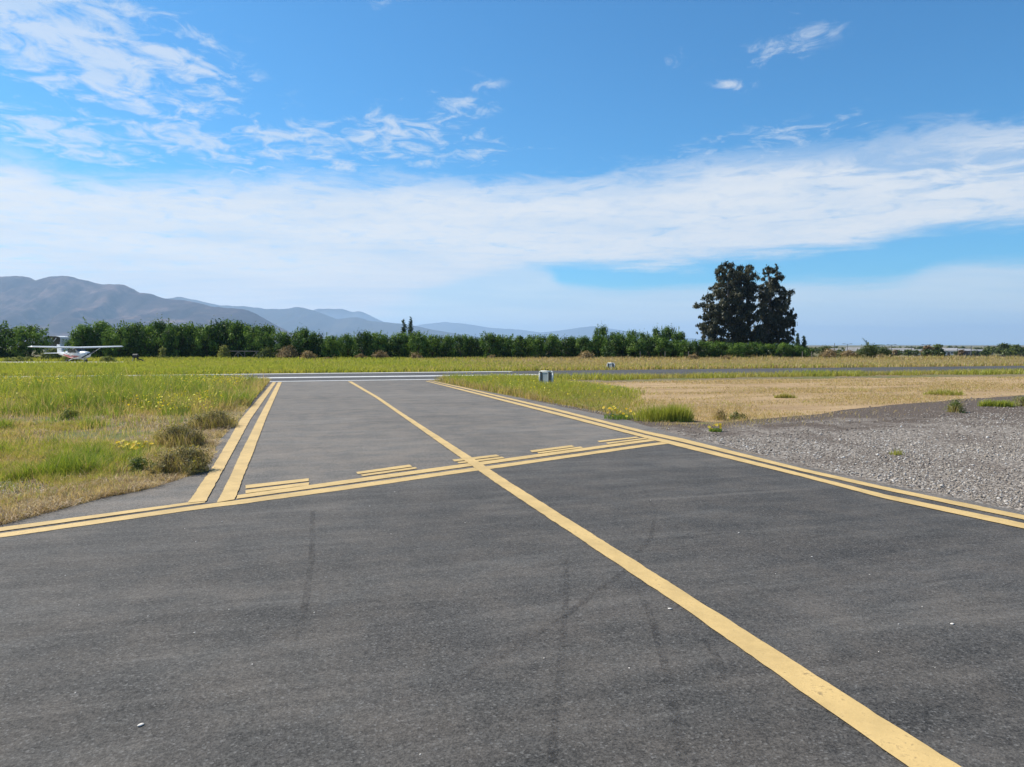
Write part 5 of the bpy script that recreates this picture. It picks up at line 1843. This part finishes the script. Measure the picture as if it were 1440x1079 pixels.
def palm(px, depth):
    x, y = at(px, depth)
    z0 = gz_at(x, y)
    root = empty('palm_tree', (x, y, z0), -YAW)
    zc = hz(487.5, depth) - z0
    bm = trunk_bm([([(0, 0, -.2), (.05, 0, zc * .6), (0, 0, zc)], .22, .16)])
    obj_bm_raw('trunk', bm, BARK, root)
    r2 = np.random.default_rng(8)
    C, D = [], []
    V, Q = [], []
    for k, (dx, dz) in enumerate(((-1.0, 1.35), (-.55, 1.1), (1.5, .55), (1.25, .2), (-1.2, .25), (.5, .4), (.9, -.3), (-.8, -.3), (.2, .9), (1.7, .3))):
        ln = math.hypot(dx, dz)
        dy = r2.normal(0, .5)
        for i in range(14):
            f = (i + 1) / 14
            p = Vector((dx * f, dy * f, zc + dz * f - .35 * f * f))
            for s in (-1, 1):
                tip = p + Vector((dx * .16 + s * .05, s * .28, -.22 * (1.1 - .4 * f) + .08))
                wv = Vector((.035, 0, .03))
                b = len(V)
                V += [tuple(p - wv), tuple(p + wv), tuple(tip)]
                Q.append((b, b + 1, b + 2))
        bq = len(V)
        pr = [Vector((dx * f, dy * f, zc + dz * f - .35 * f * f)) for f in (0, .5, 1)]
        V += [tuple(pr[0] + Vector((0, 0, .05))), tuple(pr[0] - Vector((0, 0, .05))), tuple(pr[1] - Vector((0, 0, .05))), tuple(pr[1] + Vector((0, 0, .05))), tuple(pr[2])]
        Q += [(bq, bq + 1, bq + 2), (bq, bq + 2, bq + 3), (bq + 3, bq + 2, bq + 4)]
    mesh_np('fronds', V, None, Q, POPLAR_LEAF, root, {'tone': np.full(len(V), .3)})
    tag(root, 'small palm with splayed fronds above the round dark bush', 'palm tree')


palm(1220, 88)


def far_tree(px, top, wpx, depth, mat, label, seed, tone=.4):
    r2 = np.random.default_rng(seed)
    x, y = at(px, depth)
    z0 = gz_at(x, y)
    root = empty('tree', (x, y, z0))
    h = (hz(top, depth) - z0) * 1.22
    w = wpx * depth / FPX * 1.1
    cl = []
    for i in range(26):
        a, zf = r2.uniform(0, 6.28), r2.random()
        rr = w / 2 * math.sqrt(max(.08, 1 - (zf - .35) ** 2 * 1.9)) * math.sqrt(r2.random()) * .8
        cl.append((rr * math.cos(a), rr * math.sin(a), h * (.16 + .72 * zf), min(w, h) * r2.uniform(.13, .2), np.clip(tone + r2.normal(0, .2), 0, 1)))
    make_leaves('crown', cl, 210 if depth < 400 else 60, .26 if depth < 400 else .5, mat, r2, root, .5, None, .55, .3)
    obj_bm_raw('trunk', trunk_bm([([(0, 0, -.2), (.1, 0, h * .4), (.05, .1, h * .75)], .03 * h, .012 * h)]), BARK, root)
    tag(root, label, 'tree', 'far trees beyond the field')


for i, (px, top, w, dpt, mt, lab, tn) in enumerate((
        (1305, 488, 16, 150, DRY_LEAF, 'brownish tree beside the white-walled house, on its bush side', .35), (1318, 486.5, 18, 152, OLIVE_LEAF, 'taller olive-brown tree touching the white-walled house', .35),
        (1310, 493, 30, 148, OLIVE_LEAF, 'low dark undergrowth tree under the brownish pair', .1),
        (1288, 494, 18, 210, OLIVE_LEAF, 'small olive tree before the cream house with pale roof', .3), (1262, 494, 16, 220, OLIVE_LEAF, 'grey-green tree past the round dark bush', .3),
        (1392, 489.5, 22, 240, OLIVE_LEAF, 'first tree of the far green belt, next to the brown house', .3), (1412, 486.5, 26, 230, OLIVE_LEAF, 'second and taller tree of the far green belt', .3),
        (1430, 487.5, 26, 220, OLIVE_LEAF, 'third tree of the far green belt', .35), (1452, 486.5, 26, 225, OLIVE_LEAF, 'fourth tree of the far green belt at the limit of the view', .3),
        (1478, 487, 30, 225, OLIVE_LEAF, 'fifth tree of the far green belt outside the brown house', .3), (1371, 494, 12, 270, OLIVE_LEAF, 'dark small tree between the dark low house and brown house', .15),
        (1180, 493, 13, 205, OLIVE_LEAF, 'small dark tree between the two lamp posts nearest the hedge end', .2), (1210, 492, 14, 210, OLIVE_LEAF, 'small dark tree peeping out beside the palm, towards the hedge', .2),
        (1256, 494, 12, 195, DRY_LEAF, 'brownish little tree by the pale house near the round bush', .3), (1277, 493, 13, 205, OLIVE_LEAF, 'grey-green little tree before the two cream houses', .25),
        (1384, 494, 12, 205, OLIVE_LEAF, 'dark little tree in front of the brown house', .2), (1351, 493.5, 8, 215, DRY_LEAF, 'brownish little tree before the dark low house', .2),
        (1345, 495, 9, 250, OLIVE_LEAF, 'dark little tree against the white-walled house', .1), (1420, 494, 22, 190, OLIVE_LEAF, 'low bushy tree in front of the far green belt', .25))):
    far_tree(px, top, w, dpt, mt, lab, 600 + i, tn)

for i, px in enumerate((1142, 1156, 1170, 1186, 1204, 1226, 1246, 1260, 1278, 1294, 1318, 1338, 1354, 1372, 1390, 1408, 1424, 1440, 1458)):
    far_tree(px, 488.5 + rnd.uniform(-.6, 1.6), 24, 440 + rnd.uniform(-15, 15), OLIVE_LEAF, f'far hazy green tree behind the house roofs, {ORD[i]} counting from the hedge end', 700 + i, .3)

# far low dark fence wall under the houses
x, y = at(1395, 200)
bm = bmesh.new()
for k in range(14):
    add_box(bm, (-19.5 + k * 3.0, 0, .18), (2.96, .12, .40), None, .02)
    add_box(bm, (-21 + k * 3.0, -.02, .22), (.14, .2, .52))
o = obj_bm('boundary_wall', bm, WALLS['dark'])
o.location = (x, y, gz_at(x, y))
o.rotation_euler = (0, 0, -YAW)
tag(o, 'long low dark wall running under the houses and the far tree belt', 'wall')

# ------------------------------------------------------------------ air
def haze():
    m, t, out = new_mat('haze_air')
    v = t.nodes.new('ShaderNodeVolumePrincipled')
    v.inputs['Color'].default_value = (.475, .70, 1.0, 1)
    v.inputs['Density'].default_value = HAZE
    v.inputs['Density Attribute'].default_value = ''
    v.inputs['Temperature Attribute'].default_value = ''
    v.inputs['Color Attribute'].default_value = ''
    v.inputs['Anisotropy'].default_value = 0.25
    t.links.new(v.outputs[0], out.inputs['Volume'])
    bm = bmesh.new()
    add_box(bm, (0, 0, 235), (35400, 35400, 486))
    o = obj_bm_raw('haze', bm, m)
    tag(o, 'thin blue haze between the field and the mountains', 'haze', kind='stuff')


HAZE = 0.92e-4
haze()
